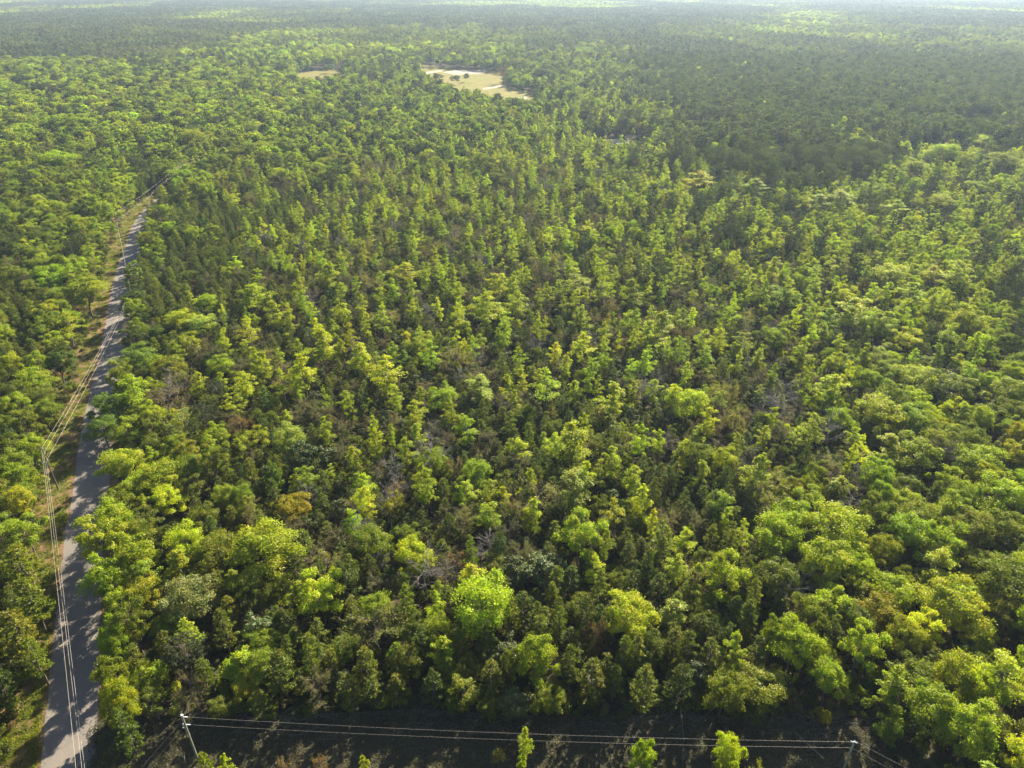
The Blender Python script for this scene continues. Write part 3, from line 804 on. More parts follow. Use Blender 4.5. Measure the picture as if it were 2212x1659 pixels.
for t in trees:
    if t['hand']: continue
    cu_, cv_, d_ = project((t['x'], t['y'], t['h']))
    halfw = (HU[:, 2] ** -1) * F / U * np.array([q['r'] for q in ht]) + t['r'] * F / U / d_
    m = (np.abs(HU[:, 0] - cu_) < halfw * 0.75) & (HU[:, 2] > d_) & (HU[:, 2] < d_ + 16) & (cv_ < HU[:, 1] + 12)
    if m.any():
        t['h'] *= 0.68; t['r'] *= 0.88
    # slight thinning where the road's edge shows
print('trees', len(trees))

# ------------------------------------------------------------------ individuals and masses
KIND = {'B': ('broadleaf_tree', 'broadleaf tree'), 'G': ('broadleaf_tree', 'broadleaf tree'), 'S': ('slender_tree', 'slender tree'), 'P': ('pine_tree', 'pine'), 'T': ('pine_tree', 'pine'),
        'N': ('bare_tree', 'bare tree'), 'D': ('sparse_tree', 'sparse tree')}
FORM = {'B': 'round-crowned tree', 'G': 'dense evergreen', 'S': 'slender tree', 'P': 'young pine', 'T': 'bare-stemmed pine', 'N': 'leafless grey tree', 'D': 'twiggy tree'}
GROUPS = {'broadleaf_tree': 'round-crowned broadleaf trees of the forest', 'slender_tree': 'slender tiered trees of the forest', 'pine_tree': 'pines of the forest', 'bare_tree': 'leafless grey trees in the forest',
          'sparse_tree': 'sparse budding trees in the forest'}
NSRC = {f: sum(1 for k in SRC if k[0] == f) for f in 'BSPTGNDU'}
for t in trees:
    t['src'] = f"{t['fam']}{rnd.randrange(NSRC[t['fam']])}"
    t['rgb'] = jitter(TINT[t['tint']], rnd, 0.10 if t['hand'] else 0.16)
    t['rz'] = rnd.uniform(0, 6.28)
    t['u'], t['v'], t['d'] = [float(q) for q in project((t['x'], t['y'], t['h'] * 0.75))]
    vis = -10 < t['u'] < 2222 and -5 < t['v'] < 1690
    t['size'] = t['r'] * math.sqrt(t['h']) / t['d'] * (1.25 if t['hand'] else 1.0) if vis else 0
chosen = {}
LIMIT = {'broadleaf_tree': 300, 'slender_tree': 300, 'pine_tree': 300, 'bare_tree': 90, 'sparse_tree': 220}
for t in sorted(trees, key=lambda t: -t['size']):
    k = KIND[t['fam']][0]
    t['one'] = t['size'] > 0 and len(chosen.setdefault(k, [])) < LIMIT[k]
    if t['one']: chosen[k].append(t)

# labels: look first, then what stands near, then the place in the photograph
LANDMARK = [(282, 628, 'the mid-road pole'), (93, 968, 'the three-wire pole'), (248, 467, 'the bend pole'), (390, 350, 'the farthest pole'), (392, 1545, 'the capped pole'),
            (1843, 1603, 'the corner pole'), (1372, 675, 'the pink blossoms'), (1000, 170, 'the sunny field'), (690, 165, 'the side field'), (1285, 290, 'the white van'),
            (2100, 276, 'the white-roofed shed'), (1750, 1610, 'the leaning trunk')]
TENTH = ['at the left edge', 'one tenth across', 'two tenths across', 'three tenths across', 'four tenths across', 'halfway across', 'six tenths across', 'seven tenths across', 'eight tenths across', 'nine tenths across', 'at the right edge']
TENTHV = ['at the top', 'one tenth down', 'two tenths down', 'three tenths down', 'four tenths down', 'halfway down', 'six tenths down', 'seven tenths down', 'eight tenths down', 'nine tenths down', 'at the bottom']
ORD = ['', 'second', 'third', 'fourth', 'fifth', 'sixth', 'seventh', 'eighth', 'ninth', 'tenth', 'eleventh', 'twelfth', 'thirteenth', 'fourteenth', 'fifteenth', 'sixteenth', 'seventeenth', 'eighteenth', 'nineteenth', 'twentieth',
       'twenty-first', 'twenty-second', 'twenty-third', 'twenty-fourth', 'twenty-fifth', 'twenty-sixth', 'twenty-seventh', 'twenty-eighth']
ind = [t for t in trees if t['one']]
def size_word(t):
    hh = t['h']
    if t['fam'] == 'B': return 'broad' if t['r'] > 3.0 else 'mid-sized' if t['r'] > 2.0 else 'small'
    if t['fam'] == 'T': return 'lofty'
    return 'tall' if hh > 11.5 else 'mid-height' if hh > 8.5 else 'short'
buckets = {}
for t in ind:
    tw = '' if t['fam'] == 'N' else WORD[t['tint']] + ' '
    desc = f"{size_word(t)} {tw}{FORM[t['fam']]}"
    lm = None
    for lu, lv, nm in LANDMARK:
        du, dv = t['u'] - lu, t['v'] - lv
        if abs(du) < 100 and abs(dv) < 75:
            side = ('left of' if du < 0 else 'right of') if abs(du) > abs(dv) * 0.9 else ('above' if dv < 0 else 'below')
            if lm is None or math.hypot(du, dv) < lm[0]: lm = (math.hypot(du, dv), f"just {side} {nm}")
    if lm: place = lm[1]
    else: place = f"{TENTH[int(min(10, max(0, round(t['u'] / 221.2))))]}, {TENTHV[int(min(10, max(0, round(t['v'] / 165.9))))]}"
    buckets.setdefault((desc, place), []).append(t)
for (desc, place), ts in buckets.items():
    ts.sort(key=lambda t: t['u'])
    n = len(ts)
    for i, t in enumerate(ts):
        if n == 1: t['label'] = f"{desc}, {place}"
        elif i == 0: t['label'] = f"{desc}, leftmost such, {place}"
        elif i == n - 1: t['label'] = f"{desc}, rightmost such, {place}"
        else: t['label'] = f"{desc}, {ORD[min(i, 27)]} from left, {place}"

mesh_cache = {}
def parts(key):
    if key not in mesh_cache:
        s = SRC[key]
        mesh_cache[key] = (s['mb'].mesh('trunk', s['mats'], only=0), s['mb'].mesh('crown', s['mats'], only=1) if len(np.unique(np.concatenate(s['mb'].m))) > 1 else None)
    return mesh_cache[key]
def plant(t):
    name, cat = KIND[t['fam']]
    s = SRC[t['src']]
    sx = t['r'] / s['R']; sz = t['h'] / s['H']
    root = empty(name, (t['x'], t['y'], 0), t['rz'], (sx, sx, sz))
    tag(root, t['label'], cat, GROUPS[name])
    tm, cm = parts(t['src'])
    o = bpy.data.objects.new('trunk', tm); root_col.objects.link(o); o.parent = root
    if cm is not None:
        c = bpy.data.objects.new('crown', cm); root_col.objects.link(c); c.parent = root
        c['tint'] = [float(q) for q in t['rgb']]
    return root
for t in ind: plant(t)

# geometry-node scatterer for what is past counting
def scatter_group(coll):
    ng = bpy.data.node_groups.new('scatter', 'GeometryNodeTree')
    ng.interface.new_socket('Geometry', in_out='INPUT', socket_type='NodeSocketGeometry')
    ng.interface.new_socket('Geometry', in_out='OUTPUT', socket_type='NodeSocketGeometry')
    gi = ng.nodes.new('NodeGroupInput'); go = ng.nodes.new('NodeGroupOutput')
    ci = ng.nodes.new('GeometryNodeCollectionInfo')
    ci.inputs['Collection'].default_value = coll
    ci.inputs['Separate Children'].default_value = True
    ci.inputs['Reset Children'].default_value = True
    iop = ng.nodes.new('GeometryNodeInstanceOnPoints')
    iop.inputs['Pick Instance'].default_value = True
    def named(n, dt):
        a = ng.nodes.new('GeometryNodeInputNamedAttribute'); a.data_type = dt
        a.inputs['Name'].default_value = n
        return a.outputs['Attribute']
    L = ng.links.new
    L(gi.outputs[0], iop.inputs['Points']); L(ci.outputs[0], iop.inputs['Instance'])
    L(named('idx', 'INT'), iop.inputs['Instance Index'])
    L(named('rot', 'FLOAT_VECTOR'), iop.inputs['Rotation'])
    L(named('scl', 'FLOAT_VECTOR'), iop.inputs['Scale'])
    L(iop.outputs[0], go.inputs[0])
    return ng
def make_collection(name, sources):
    col = bpy.data.collections.new(name)
    for i, (key, me) in enumerate(sources):
        o = bpy.data.objects.new(f"{name}_source_{i:03d}", me)
        col.objects.link(o)
    return col
def scatter(name, coll, pts, idx, rot, scl, tint, label=None, cat=None):
    n = len(pts)
    if not n: return
    me = bpy.data.meshes.new(name)
    me.vertices.add(n); me.vertices.foreach_set('co', np.asarray(pts, np.float32).ravel())
    for nm, dt, key, arr in (('idx', 'INT', 'value', np.asarray(idx, np.int32)), ('rot', 'FLOAT_VECTOR', 'vector', np.asarray(rot, np.float32).ravel()),
                             ('scl', 'FLOAT_VECTOR', 'vector', np.asarray(scl, np.float32).ravel()), ('tint', 'FLOAT_VECTOR', 'vector', np.asarray(tint, np.float32).ravel())):
        a = me.attributes.new(nm, dt, 'POINT'); a.data.foreach_set(key, arr)
    o = lnk(bpy.data.objects.new(name, me))
    md = o.modifiers.new('scatter', 'NODES'); md.node_group = scatter_group(coll)
    return tag(o, label, cat, kind='stuff')

joined = {}
def jmesh(lib, key):
    kk = (id(lib), key)
    if kk not in joined: joined[kk] = lib[key]['mb'].mesh('tree_source', lib[key]['mats'])
    return joined[kk]
STUFFN = {'B': ('broadleaf_woods', 'mass of round-crowned green trees filling the forest'), 'S': ('slender_woods', 'mass of slender lime-green trees through the forest'), 'P': ('young_pine_woods', 'mass of bushy young pines through the forest'),
          'T': ('tall_pine_woods', 'mass of tall grey-green pines in the distance'), 'G': ('evergreen_woods', 'scattered glossy evergreens among the forest'), 'N': ('bare_woods', 'scattered leafless trees in the forest'), 'D': ('sparse_woods', 'brown budding trees scattered through the forest')}
for fam in 'BSPTGND':
    for tier in (0, 1):
        lib = SRC if tier == 0 or fam in 'GND' else LOD1
        if tier == 1 and fam in 'GND': continue
        sel = [t for t in trees if t['fam'] == fam and not t['one'] and (fam in 'GND' or (t['d'] < 420) == (tier == 0))]
        keys = sorted(k for k in lib if k[0] == fam)
        col = make_collection(f"{STUFFN[fam][0]}{'' if tier == 0 else '_far'}", [(k, jmesh(lib, k)) for k in keys])
        idx = [rnd.randrange(len(keys)) for t in sel]
        scl = [(t['r'] / lib[keys[i]]['R'],) * 2 + (t['h'] / lib[keys[i]]['H'],) for t, i in zip(sel, idx)]
        scatter(STUFFN[fam][0] if tier == 0 else 'far_' + STUFFN[fam][0], col, [(t['x'], t['y'], 0) for t in sel], idx, [(0, 0, t['rz']) for t in sel], scl, [t['rgb'] for t in sel],
                STUFFN[fam][1] + ('' if tier == 0 else ', farther off'), 'woods')

# ------------------------------------------------------------------ far forest: groves of 40 m as one instance each
def small_crown(mb, r, x, y, h, rad, n, ls, hue, m, conic=False, z0f=0.35):
    c0 = np.array([x, y, h * (1 + z0f) / 2])
    if conic:
        t = r.random(n) ** 0.8; ph = r.uniform(0, 6.283, n)
        rr = rad * np.sqrt(1 - t) * r.uniform(0.5, 1.05, n)
        c = np.stack([x + rr * np.cos(ph), y + rr * np.sin(ph), h * (z0f + (1 - z0f) * t)], 1)
        d = np.stack([np.cos(ph), np.sin(ph), np.full(n, 0.5)], 1)
    else:
        lob = 5; lc = c0 + unit(r, lob, -0.3) * np.array([rad * .5, rad * .5, h * .16])
        w = r.integers(0, lob, n); d = unit(r, n, -0.5)
        c = lc[w] + d * rad * 0.55 * r.uniform(0.75, 1.05, n)[:, None]
    n0 = len(mb.a)
    a = ls * r.uniform(0.6, 1.4, n)
    mb.leaves(c, d * 0.8 + [0, 0, .5] + r.normal(0, .5, (n, 3)), a, a * 0.7, r, m)
    mb.a[-1] = np.clip(hue + r.normal(0, 0.08, n), 0.02, 0.98)
GROVE = 40.0
def grove(seed, typ):
    r = np.random.default_rng(seed); mb = MB()
    pts = []
    dens = 5.6 if typ == 'P' else 8.0
    k = int(GROVE / dens)
    for i in range(k):
        for j in range(k):
            pts.append(((i + r.uniform(.1, .9)) * GROVE / k - GROVE / 2, (j + r.uniform(.1, .9)) * GROVE / k - GROVE / 2))
    for x, y in pts:
        hue = r.random()
        if r.random() < 0.08: continue
        if typ == 'P' or (typ == 'M' and r.random() < 0.5):
            h = r.uniform(13, 19)
            small_crown(mb, r, x, y, h, r.uniform(1.9, 2.8), 80, 0.50, hue, 1, z0f=0.62)
            mb.tube(np.array([(x, y, 0), (x, y, h * 0.8)]), [0.2, 0.1], 3)
        else:
            small_crown(mb, r, x, y, r.uniform(9, 17), r.uniform(3.4, 6.0), 170, 0.7, hue, 1)
    return mb
gl = {}
for i in range(4): gl[f'gP{i}'] = dict(mb=grove(700 + i, 'P'), mats=[M_BARK, M_GROVE_NEEDLE])
for i in range(4): gl[f'gO{i}'] = dict(mb=grove(720 + i, 'O'), mats=[M_BARK, M_GROVE_LEAF])
for i in range(3): gl[f'gM{i}'] = dict(mb=grove(740 + i, 'M'), mats=[M_BARK, M_GROVE_LEAF])
gk = sorted(gl)
gcol = make_collection('distant_grove', [(k, gl[k]['mb'].mesh('grove_source', gl[k]['mats'])) for k in gk])
P_, I_, R_, S_, T_ = [], [], [], [], []
from mathutils import noise as mn
y = NEAR_MAX + GROVE / 2
FARMAX = 6800
while y < FARMAX:
    hw = half_width(y) + 60
    nx = int(hw / GROVE) + 1
    for ix in range(-nx, nx + 1):
        x = ix * GROVE
        u, v, d = project((x, y, 9.0))
        # stands: long patches of one kind
        f = mn.noise(Vector((x / 420, y / 900, 3.1))) + 0.5 * mn.noise(Vector((x / 150, y / 300, 7.7)))
        z = zone(float(u), float(v), rnd)
        if v < 60:
            typ = 'P' if f > -0.08 else 'O' if f < -0.2 else 'M'
            if z == 'O' and f < 0.12: typ = 'O'
        else:
            typ = {'O': 'O', 'P': 'P', 'M': 'M'}.get(z, 'P')
            if typ == 'P' and f < -0.1: typ = 'M' if f > -0.3 else 'O'
            if typ == 'O' and f > 0.4: typ = 'M'
        ks = [i for i, k in enumerate(gk) if k[1] == typ]
        tint = jitter(TINT[{'P': 'greypine', 'O': 'green' if f > -0.35 else 'bright', 'M': 'olive'}[typ]], rnd, 0.16)
        P_.append((x, y, 0)); I_.append(rnd.choice(ks)); R_.append((0, 0, rnd.randrange(4) * math.pi / 2)); S_.append((1.02, 1.02, rnd.uniform(.9, 1.1))); T_.append(tint)
    y += GROVE
print('groves', len(P_))
scatter('distant_forest', gcol, P_, I_, R_, S_, T_, 'distant pine and hardwood forest running to the hazy skyline', 'forest')

# ------------------------------------------------------------------ undergrowth, verge tufts, brush
def shrub_at(n, area, tints, hr):
    out = []
    return out
us = sorted(k for k in SRC if k[0] == 'U')
ucol = make_collection('undergrowth', [(k, jmesh(SRC, k)) for k in us])
P_, I_, R_, S_, T_ = [], [], [], [], []
y = 30.0
while y < 520:
    st = 2.1 if y < 160 else 2.7 if y < 300 else 4.0
    hw = half_width(y)
    x = -hw
    while x < hw:
        xx, yy = x + rnd.uniform(-.5, .5) * st, y + rnd.uniform(-.5, .5) * st
        x += st
        if rnd.random() < 0.12: continue
        if blocked(xx, yy, 0.5) and rnd.random() < 0.995: continue
        if y < road_ymax and abs(road_side(xx, yy)) < ROAD_W / 2 + 3: continue
        s = rnd.uniform(0.35, 1.15)
        if blocked(xx, yy, 0.5): s *= 0.4
        tt = rnd.choices(['olive', 'pine', 'green', 'brown', 'gold', 'rust', 'glossy'], [4, 3, 3, 4, 1, .4, 1])[0]
        P_.append((xx, yy, 0)); I_.append(rnd.randrange(len(us))); R_.append((0, 0, rnd.uniform(0, 6.28))); S_.append((s * 1.1, s * 1.1, s * rnd.uniform(.8, 1.5))); T_.append(jitter(TINT[tt], rnd, 0.2))
    y += st
scatter('undergrowth', ucol, P_, I_, R_, S_, T_, 'low brush and saplings under the forest trees', 'undergrowth')
print('under', len(P_))

# grass tufts
def tuft(seed, n=26, h=0.35):
    r = np.random.default_rng(seed); mb = MB()
    c = np.c_[r.normal(0, 0.35, (n, 2)), np.full(n, h * 0.45)]
    tg = np.c_[r.normal(0, 0.5, (n, 2)), np.ones(n)]
    mb.leaves(c, r.normal(0, 1, (n, 3)), h * 0.6 * r.uniform(.6, 1.3, n), 0.035, r, 0, tang=tg)
    return mb
tcol = make_collection('grass', [(i, tuft(800 + i).mesh('tuft_source', [M_LEAF])) for i in range(3)])
P_, I_, R_, S_, T_ = [], [], [], [], []
gr = np.random.default_rng(3)
for k in range(9000):
    i = gr.integers(0, len(left) - 1); f = gr.random()
    base = left[i] * (1 - f) + left[i + 1] * f
    d = left[i + 1] - left[i]; d /= np.linalg.norm(d)
    side = -gr.uniform(0.3, 9.5) if gr.random() < 0.8 else ROAD_W + gr.uniform(0.4, 4.5)
    p = base + np.array([d[1], -d[0]]) * side
    c = mn.noise(Vector((p[0] * 0.16, p[1] * 0.16, 5.0)))
    tt = 'tan' if c > 0.2 else 'olive' if c > -0.1 else 'green'
    P_.append((p[0], p[1], 0)); I_.append(int(gr.integers(0, 3))); R_.append((0, 0, gr.uniform(0, 6.28))); s = gr.uniform(.5, 1.4); S_.append((s, s, s)); T_.append(jitter(TINT[tt], rnd, 0.25))
for k in range(16000):
    u, v = gr.uniform(200, 2100), gr.uniform(1535, 1800)
    p = at(u, v)
    if not inside(ZONES_OPEN[2], p[0], p[1]): continue
    tt = rnd.choices(['dark', 'brown', 'pine', 'greypine'], [3, 1, 3, 2])[0]
    P_.append((p[0], p[1], 0)); I_.append(int(gr.integers(0, 3))); R_.append((0, 0, gr.uniform(0, 6.28))); s = gr.uniform(.5, 1.5); S_.append((s * 1.6, s * 1.6, s * .7)); T_.append(jitter((0.088, 0.082, 0.05), rnd, 0.2))
scatter('grass', tcol, P_, I_, R_, S_, T_, 'rough grass and weeds on the verge and cut strip', 'grass')

# cut brush lying along the strip
br = np.random.default_rng(9); mb = MB()
for k in range(420):
    cu_ = br.choice([620, 980, 1330, 1500, 1720, 1860, 560]); u = cu_ + br.normal(0, 70); v = 1545 + abs(br.normal(0, 28))
    p = at(u, v); a = br.normal(0.25, 0.5); L = br.uniform(0.7, 3.2)
    e = p + np.array([math.cos(a) * L, math.sin(a) * L, br.uniform(0.1, 0.6)])
    p[2] = br.uniform(0.03, 0.3)
    mb.tube(bent(p, e, br, 3, 0.05), [0.035, 0.025, 0.012], 3)
tag(mb.build('brush_litter', M_DEADWOOD), 'grey cut branches lying along the edge of the strip', 'brush', kind='stuff')

# ------------------------------------------------------------------ poles and wires
def pole(name, x, y, h, label, mat, attach, arm=None, cap=False, lean=(0, 0), group='wooden power poles', cat='power pole'):
    root = empty(name, (x, y, 0)); tag(root, label, cat, group)
    mb = MB(); mb.tube(np.array([(0, 0, 0), (lean[0] * .5, lean[1] * .5, h * .5), (lean[0], lean[1], h)]), [0.17, 0.145, 0.12], 10)
    mb.add([(lean[0] + .12 * math.cos(k * math.pi / 2), lean[1] + .12 * math.sin(k * math.pi / 2), h) for k in range(4)], [(0, 1, 2, 3)])
    mb.build('pole', mat, root)
    for hz in attach:
        f = hz / h
        ib = MB(); ib.tube(np.array([(lean[0] * f + .13, lean[1] * f, hz), (lean[0] * f + .34, lean[1] * f, hz + .02), (lean[0] * f + .42, lean[1] * f, hz + .03)]), [0.05, 0.085, 0.05], 8)
        ib.build('insulator', M_CERAMIC, root)
    if arm:
        a, hz, L = arm
        ab = MB(); ab.box(lean[0], lean[1], hz - .06, L, .1, .12, rz=a); ab.build('crossarm', M_PALEPOLE, root)
    if cap:
        cb = MB(); cb.tube(np.array([(0, 0, h - .02), (0, 0, h + .09)]), [0.19, 0.17], 10)
        cb.add([(.17 * math.cos(k * math.pi / 2), .17 * math.sin(k * math.pi / 2), h + .09) for k in range(4)], [(0, 1, 2, 3)]); cb.build('pole_cap', M_CERAMIC, root)
    return root
def wire(name, p0, p1, sag, label, r=0.02, group='overhead wires', seg=22):
    t = np.linspace(0, 1, seg)[:, None]
    P = np.asarray(p0) * (1 - t) + np.asarray(p1) * t
    P[:, 2] -= (4 * sag * t * (1 - t))[:, 0]
    mb = MB(); mb.tube(P, np.full(seg, r), 4)
    o = mb.build(name, M_WIRE)
    return tag(o, label, 'wire', group)
c3 = 2212 / 3000
def base_from_top(u, v, h):
    P = at(u, v, h); return P[0], P[1]
HP = 9.5
bA = at(171 * c3, 1433 * c3)
# height of the first pole from where its top shows
def height_for(base, v_top):
    lo, hi = 1.0, 25.0
    for _ in range(40):
        m = (lo + hi) / 2
        if project((base[0], base[1], m))[1] > v_top: lo = m
        else: hi = m
    return lo
hA = height_for(bA, 1312 * c3)
attA = [hA - 0.15, hA * 0.87, hA * 0.70]
pA = pole('power_pole', bA[0], bA[1], hA, 'dark wooden pole carrying three wires on the grassy verge', M_POLE, attA, lean=(-0.1, 0))
xB, yB = base_from_top(382 * c3, 852 * c3, HP)
pole('power_pole', xB, yB, HP + .1, 'dark wooden pole at the wooded road edge where wires meet', M_POLE, [HP, HP * .9])
bC = at(355 * c3, 695 * c3); hC = height_for(bC, 624 * c3)
pole('power_pole', bC[0], bC[1], hC, 'thin dark pole on the verge inside the road bend', M_POLE, [hC - .2, hC * .7, hC * .62])
bD = at(471 * c3, 597 * c3); hD = HP
pole('power_pole', bD[0], bD[1], hD, 'dark pole half hidden by trees beyond the road bend', M_POLE, [hD - .2, hD * .8])
xE, yE = base_from_top(532 * c3, 473 * c3, 12)
pole('power_pole', xE, yE, 12.0, 'farthest pole, its top above the trees past the bend', M_POLE, [11.8, 11, 10.3], arm=(0.6, 11.5, 1.8))
h0 = 13.0
# the next pole towards the viewer stands outside the frame; the wires run to where it holds them
bZ = at(176, 1760, 9.0)
ends = [at(171 - 3, 1700, 9.6), at(181.5, 1700, 9.0), at(187.5, 1700, 8.6)]
names = ['thin wire nearest the forest edge falling from the verge pole across the road', 'middle wire running from the verge pole down across the road', 'lowest wire from the verge pole running down across the road']
for k in range(3):
    wire('power_wire', (bA[0] - .1, bA[1], attA[k]), ends[k], 0.5, names[k], 0.014)
attB = [HP, HP * .96, HP * .88]
for k, lab in enumerate(['topmost wire between the verge pole and mid-road pole', 'second wire between the verge pole and mid-road pole', 'lowest wire between the verge pole and mid-road pole']):
    wire('power_wire', (bA[0] - .1, bA[1], attA[k]), (xB, yB, attB[k]), 0.9, lab, 0.016)
wire('power_wire', (xB, yB, attB[0]), (bC[0], bC[1], hC * .7), 0.6, 'upper wire from the mid-road pole up to the bend pole', 0.015)
wire('power_wire', (xB, yB, attB[1]), (bC[0], bC[1], hC * .62), 0.7, 'lower wire from the mid-road pole up to the bend pole', 0.015)
for k, (a, b, lab) in enumerate([(.98, 11.8, 'thin top wire slanting over the road bend to the farthest pole'), (.7, 11.0, 'bright middle wire slanting over the road bend to the farthest pole'), (.62, 10.3, 'lower wire slanting over the road bend to the farthest pole')]):
    wire('power_wire', (bC[0], bC[1], hC * a), (xE, yE, b), 1.2, lab, 0.015)
F2 = at(575 * c3, 463 * c3, 11)
wire('power_wire', (xE, yE, 11.8), F2 + (F2 - np.array([xE, yE, 11])) * 0.8, 0.4, 'faint upper wire leaving the farthest pole into the trees', 0.013)
wire('power_wire', (xE, yE, 10.3), F2 + (F2 - np.array([xE, yE, 11])) * 0.8 - np.array([0, 0, 1.6]), 0.4, 'faint lower wire leaving the farthest pole into the trees', 0.013)

# strip poles
hL = 10.6
xL, yL = base_from_top(392.5, 1545, hL)
bl2 = at(434, 1650)
P_left = empty('power_pole', (xL, yL, 0)); tag(P_left, 'pale weathered pole with a capped top by the road end of the strip', 'power pole', 'wooden power poles')
mb = MB(); mb.tube(np.array([(0, 0, 0), (0, 0, hL * .5), (0, 0, hL)]), [0.17, 0.145, 0.12], 10); mb.build('pole', M_PALEPOLE, P_left)
mb = MB(); mb.tube(np.array([(0, 0, hL - .03), (0, 0, hL + .12)]), [0.2, 0.15], 10); mb.add([(.15 * math.cos(k * math.pi / 2), .15 * math.sin(k * math.pi / 2), hL + .12) for k in range(4)], [(0, 1, 2, 3)]); mb.build('pole_cap', M_CERAMIC, P_left)
for hz in (hL - .4, hL - 2.1):
    mb = MB(); mb.tube(np.array([(.12, 0, hz), (.3, 0, hz), (.62, 0, hz - .01), (.75, 0, hz - .01)]), [0.05, 0.07, 0.07, 0.04], 8); mb.build('insulator', M_CERAMIC, P_left)
mb = MB(); mb.tube(np.array([(-.14, 0, hL - 2.6), (-.45, 0, hL - 2.75), (-.3, 0, hL - 2.2), (-.12, 0, hL - 1.9)]), [0.03] * 4, 5); mb.build('jumper_loop', M_METAL, P_left)
mb = MB(); mb.box(-.24, 0, hL - 2.4, .2, .2, .45); mb.build('switch_box', M_METAL, P_left)
hR = 10.6
xR, yR = base_from_top(1845, 1603, hR)
P_right = empty('power_pole', (xR, yR, 0)); tag(P_right, 'grey pole holding pale insulators where the strip wires turn', 'power pole', 'wooden power poles')
mb = MB(); mb.tube(np.array([(0, 0, 0), (0, 0, hR * .5), (0, 0, hR)]), [0.18, 0.155, 0.13], 10); mb.add([(.13 * math.cos(k * math.pi / 2), .13 * math.sin(k * math.pi / 2), hR) for k in range(4)], [(0, 1, 2, 3)]); mb.build('pole', M_PALEPOLE, P_right)
for dx, dy in ((-.25, 0), (.12, .1), (.3, -.12)):
    mb = MB(); mb.tube(np.array([(dx, dy, hR - .1), (dx, dy, hR + .1), (dx * 1.1, dy, hR + .22)]), [0.07, 0.1, 0.04], 8); mb.build('insulator', M_CERAMIC, P_right)
mb = MB(); mb.box(0, 0, hR - .06, .9, .12, .1, rz=-.3); mb.build('bracket', M_METAL, P_right)
wire('power_wire', (xL + .75, yL, hL - .4), (xR - .3, yR, hR + .05), 0.9, 'upper wire crossing the dark cut strip from pole to pole', 0.010, seg=40)
wire('power_wire', (xL + .75, yL, hL - 2.1), (xR, yR, hR - 1.25), 0.9, 'lower wire crossing the dark cut strip from pole to pole', 0.010, seg=40)
e1 = at(1970, 1664, hR - .5); e2 = at(1940, 1668, hR - 2)
wire('power_wire', (xR + .3, yR, hR + .05), e1 + (e1 - np.array([xR, yR, hR])) * 1.2, 0.2, 'upper wire leaving the strip corner pole towards the lower edge', 0.010)
wire('power_wire', (xR, yR, hR - 1.25), e2 + (e2 - np.array([xR, yR, hR - 1.2])) * 1.2, 0.2, 'lower wire leaving the strip corner pole towards the lower edge', 0.010)
g1 = at(303, 1659, 7.5); g2 = at(318, 1659, 6.5)
s1 = np.array([xL, yL, hL - .9]); s2 = np.array([xL, yL, hL - 2.1])
wire('power_wire', s1, s1 + (g1 - s1) * 1.6, 0.15, 'thin wire slanting from the capped pole towards the road', 0.009)
wire('power_wire', s2, s2 + (g2 - s2) * 1.6, 0.15, 'thin lower wire slanting from the capped pole towards the road', 0.009)
wire('ground_wire', (xL - .15, yL, hL - .3), (xL - .25, yL, hL - 4.5), 0.0, 'thin wire hanging beside the capped pole', 0.015, group='overhead wires', seg=4)

# stakes and dead poles standing or leaning on the strip
def stick(name, p0, p1, r, label, mat=M_DEADWOOD, cat='dead pole'):
    root = empty(name, (p0[0], p0[1], 0)); tag(root, label, cat)
    p0 = np.asarray(p0); P = bent(np.zeros(3) + [0, 0, p0[2]], np.asarray(p1) - [p0[0], p0[1], 0], np.random.default_rng(int(r * 1e4)), 6, 0.012)
    mb = MB(); mb.tube(P, np.linspace(r, r * .55, 6), 7); mb.build('stem', mat, root)
    mb = MB()
    rr = np.random.default_rng(4)
    for k in range(3):
        q = P[3 + k % 2]; mb.tube(np.array([q, q + rr.normal(0, .35, 3)]), [r * .35, r * .15], 4)
    mb.build('stub_branches', mat, root)
s = at(400, 1655); stick('stake', s, at(398, 1626, 2.2), .05, 'short pale stake standing before the capped pole', M_PALEPOLE, 'stake')
s = at(1778, 1640); e = at(1716, 1580, 1.2); stick('fallen_trunk', (s[0], s[1], .12), e, .1, 'pale dead trunk leaning across the strip near the corner pole', M_GREYBARK, 'dead trunk')
s = at(1478, 1605); stick('dead_sapling', s, at(1470, 1525, 6.0), .06, 'thin dead upright stem standing between the strip wires')
s = at(1475, 1650); stick('dead_sapling', s, at(1477, 1608, 3.4), .05, 'short dead stem below the strip wires, beside a rust-coloured sapling')

# ------------------------------------------------------------------ blossoms, van, shed
for k, (u, v, s_, lab) in enumerate([(1368, 668, 1.0, 'shrub crowned with pale pink blossom in the forest gap'), (1351, 686, .7, 'thinly flowering shrub lower in the forest gap'), (1381, 684, .6, 'flowering shrub on the gap\'s outer side, under the lime tree'),
                                     (1366, 778, .55, 'small shrub with a few pale blossoms below the gap')]):
    p = at(u, v, 2.4 * s_)
    root = empty('flowering_shrub', (p[0], p[1], 0), k, (s_ * 1.3, s_ * 1.3, s_ * 1.1)); tag(root, lab, 'shrub', 'flowering shrubs in the forest gap')
    sm = SRC['U1']['mb']
    lnk(bpy.data.objects.new('stems', sm.mesh('stems', SRC['U1']['mats'], only=0)), root)
    c = lnk(bpy.data.objects.new('crown', sm.mesh('crown', SRC['U1']['mats'], only=1)), root); c['tint'] = list(TINT['brown'])
    r = np.random.default_rng(77 + k); n = 220
    cl = np.c_[r.normal(0, .6, (7, 2)), r.uniform(1.4, 2.3, 7)]
    cc = cl[r.integers(0, 7, n)] + r.normal(0, .16, (n, 3))
    mb = MB(); mb.leaves(cc, r.normal(0, .5, (n, 3)) + [0, 0, 1], .12, .09, r, 0); b = mb.build('blossoms', M_BLOSSOM, root)

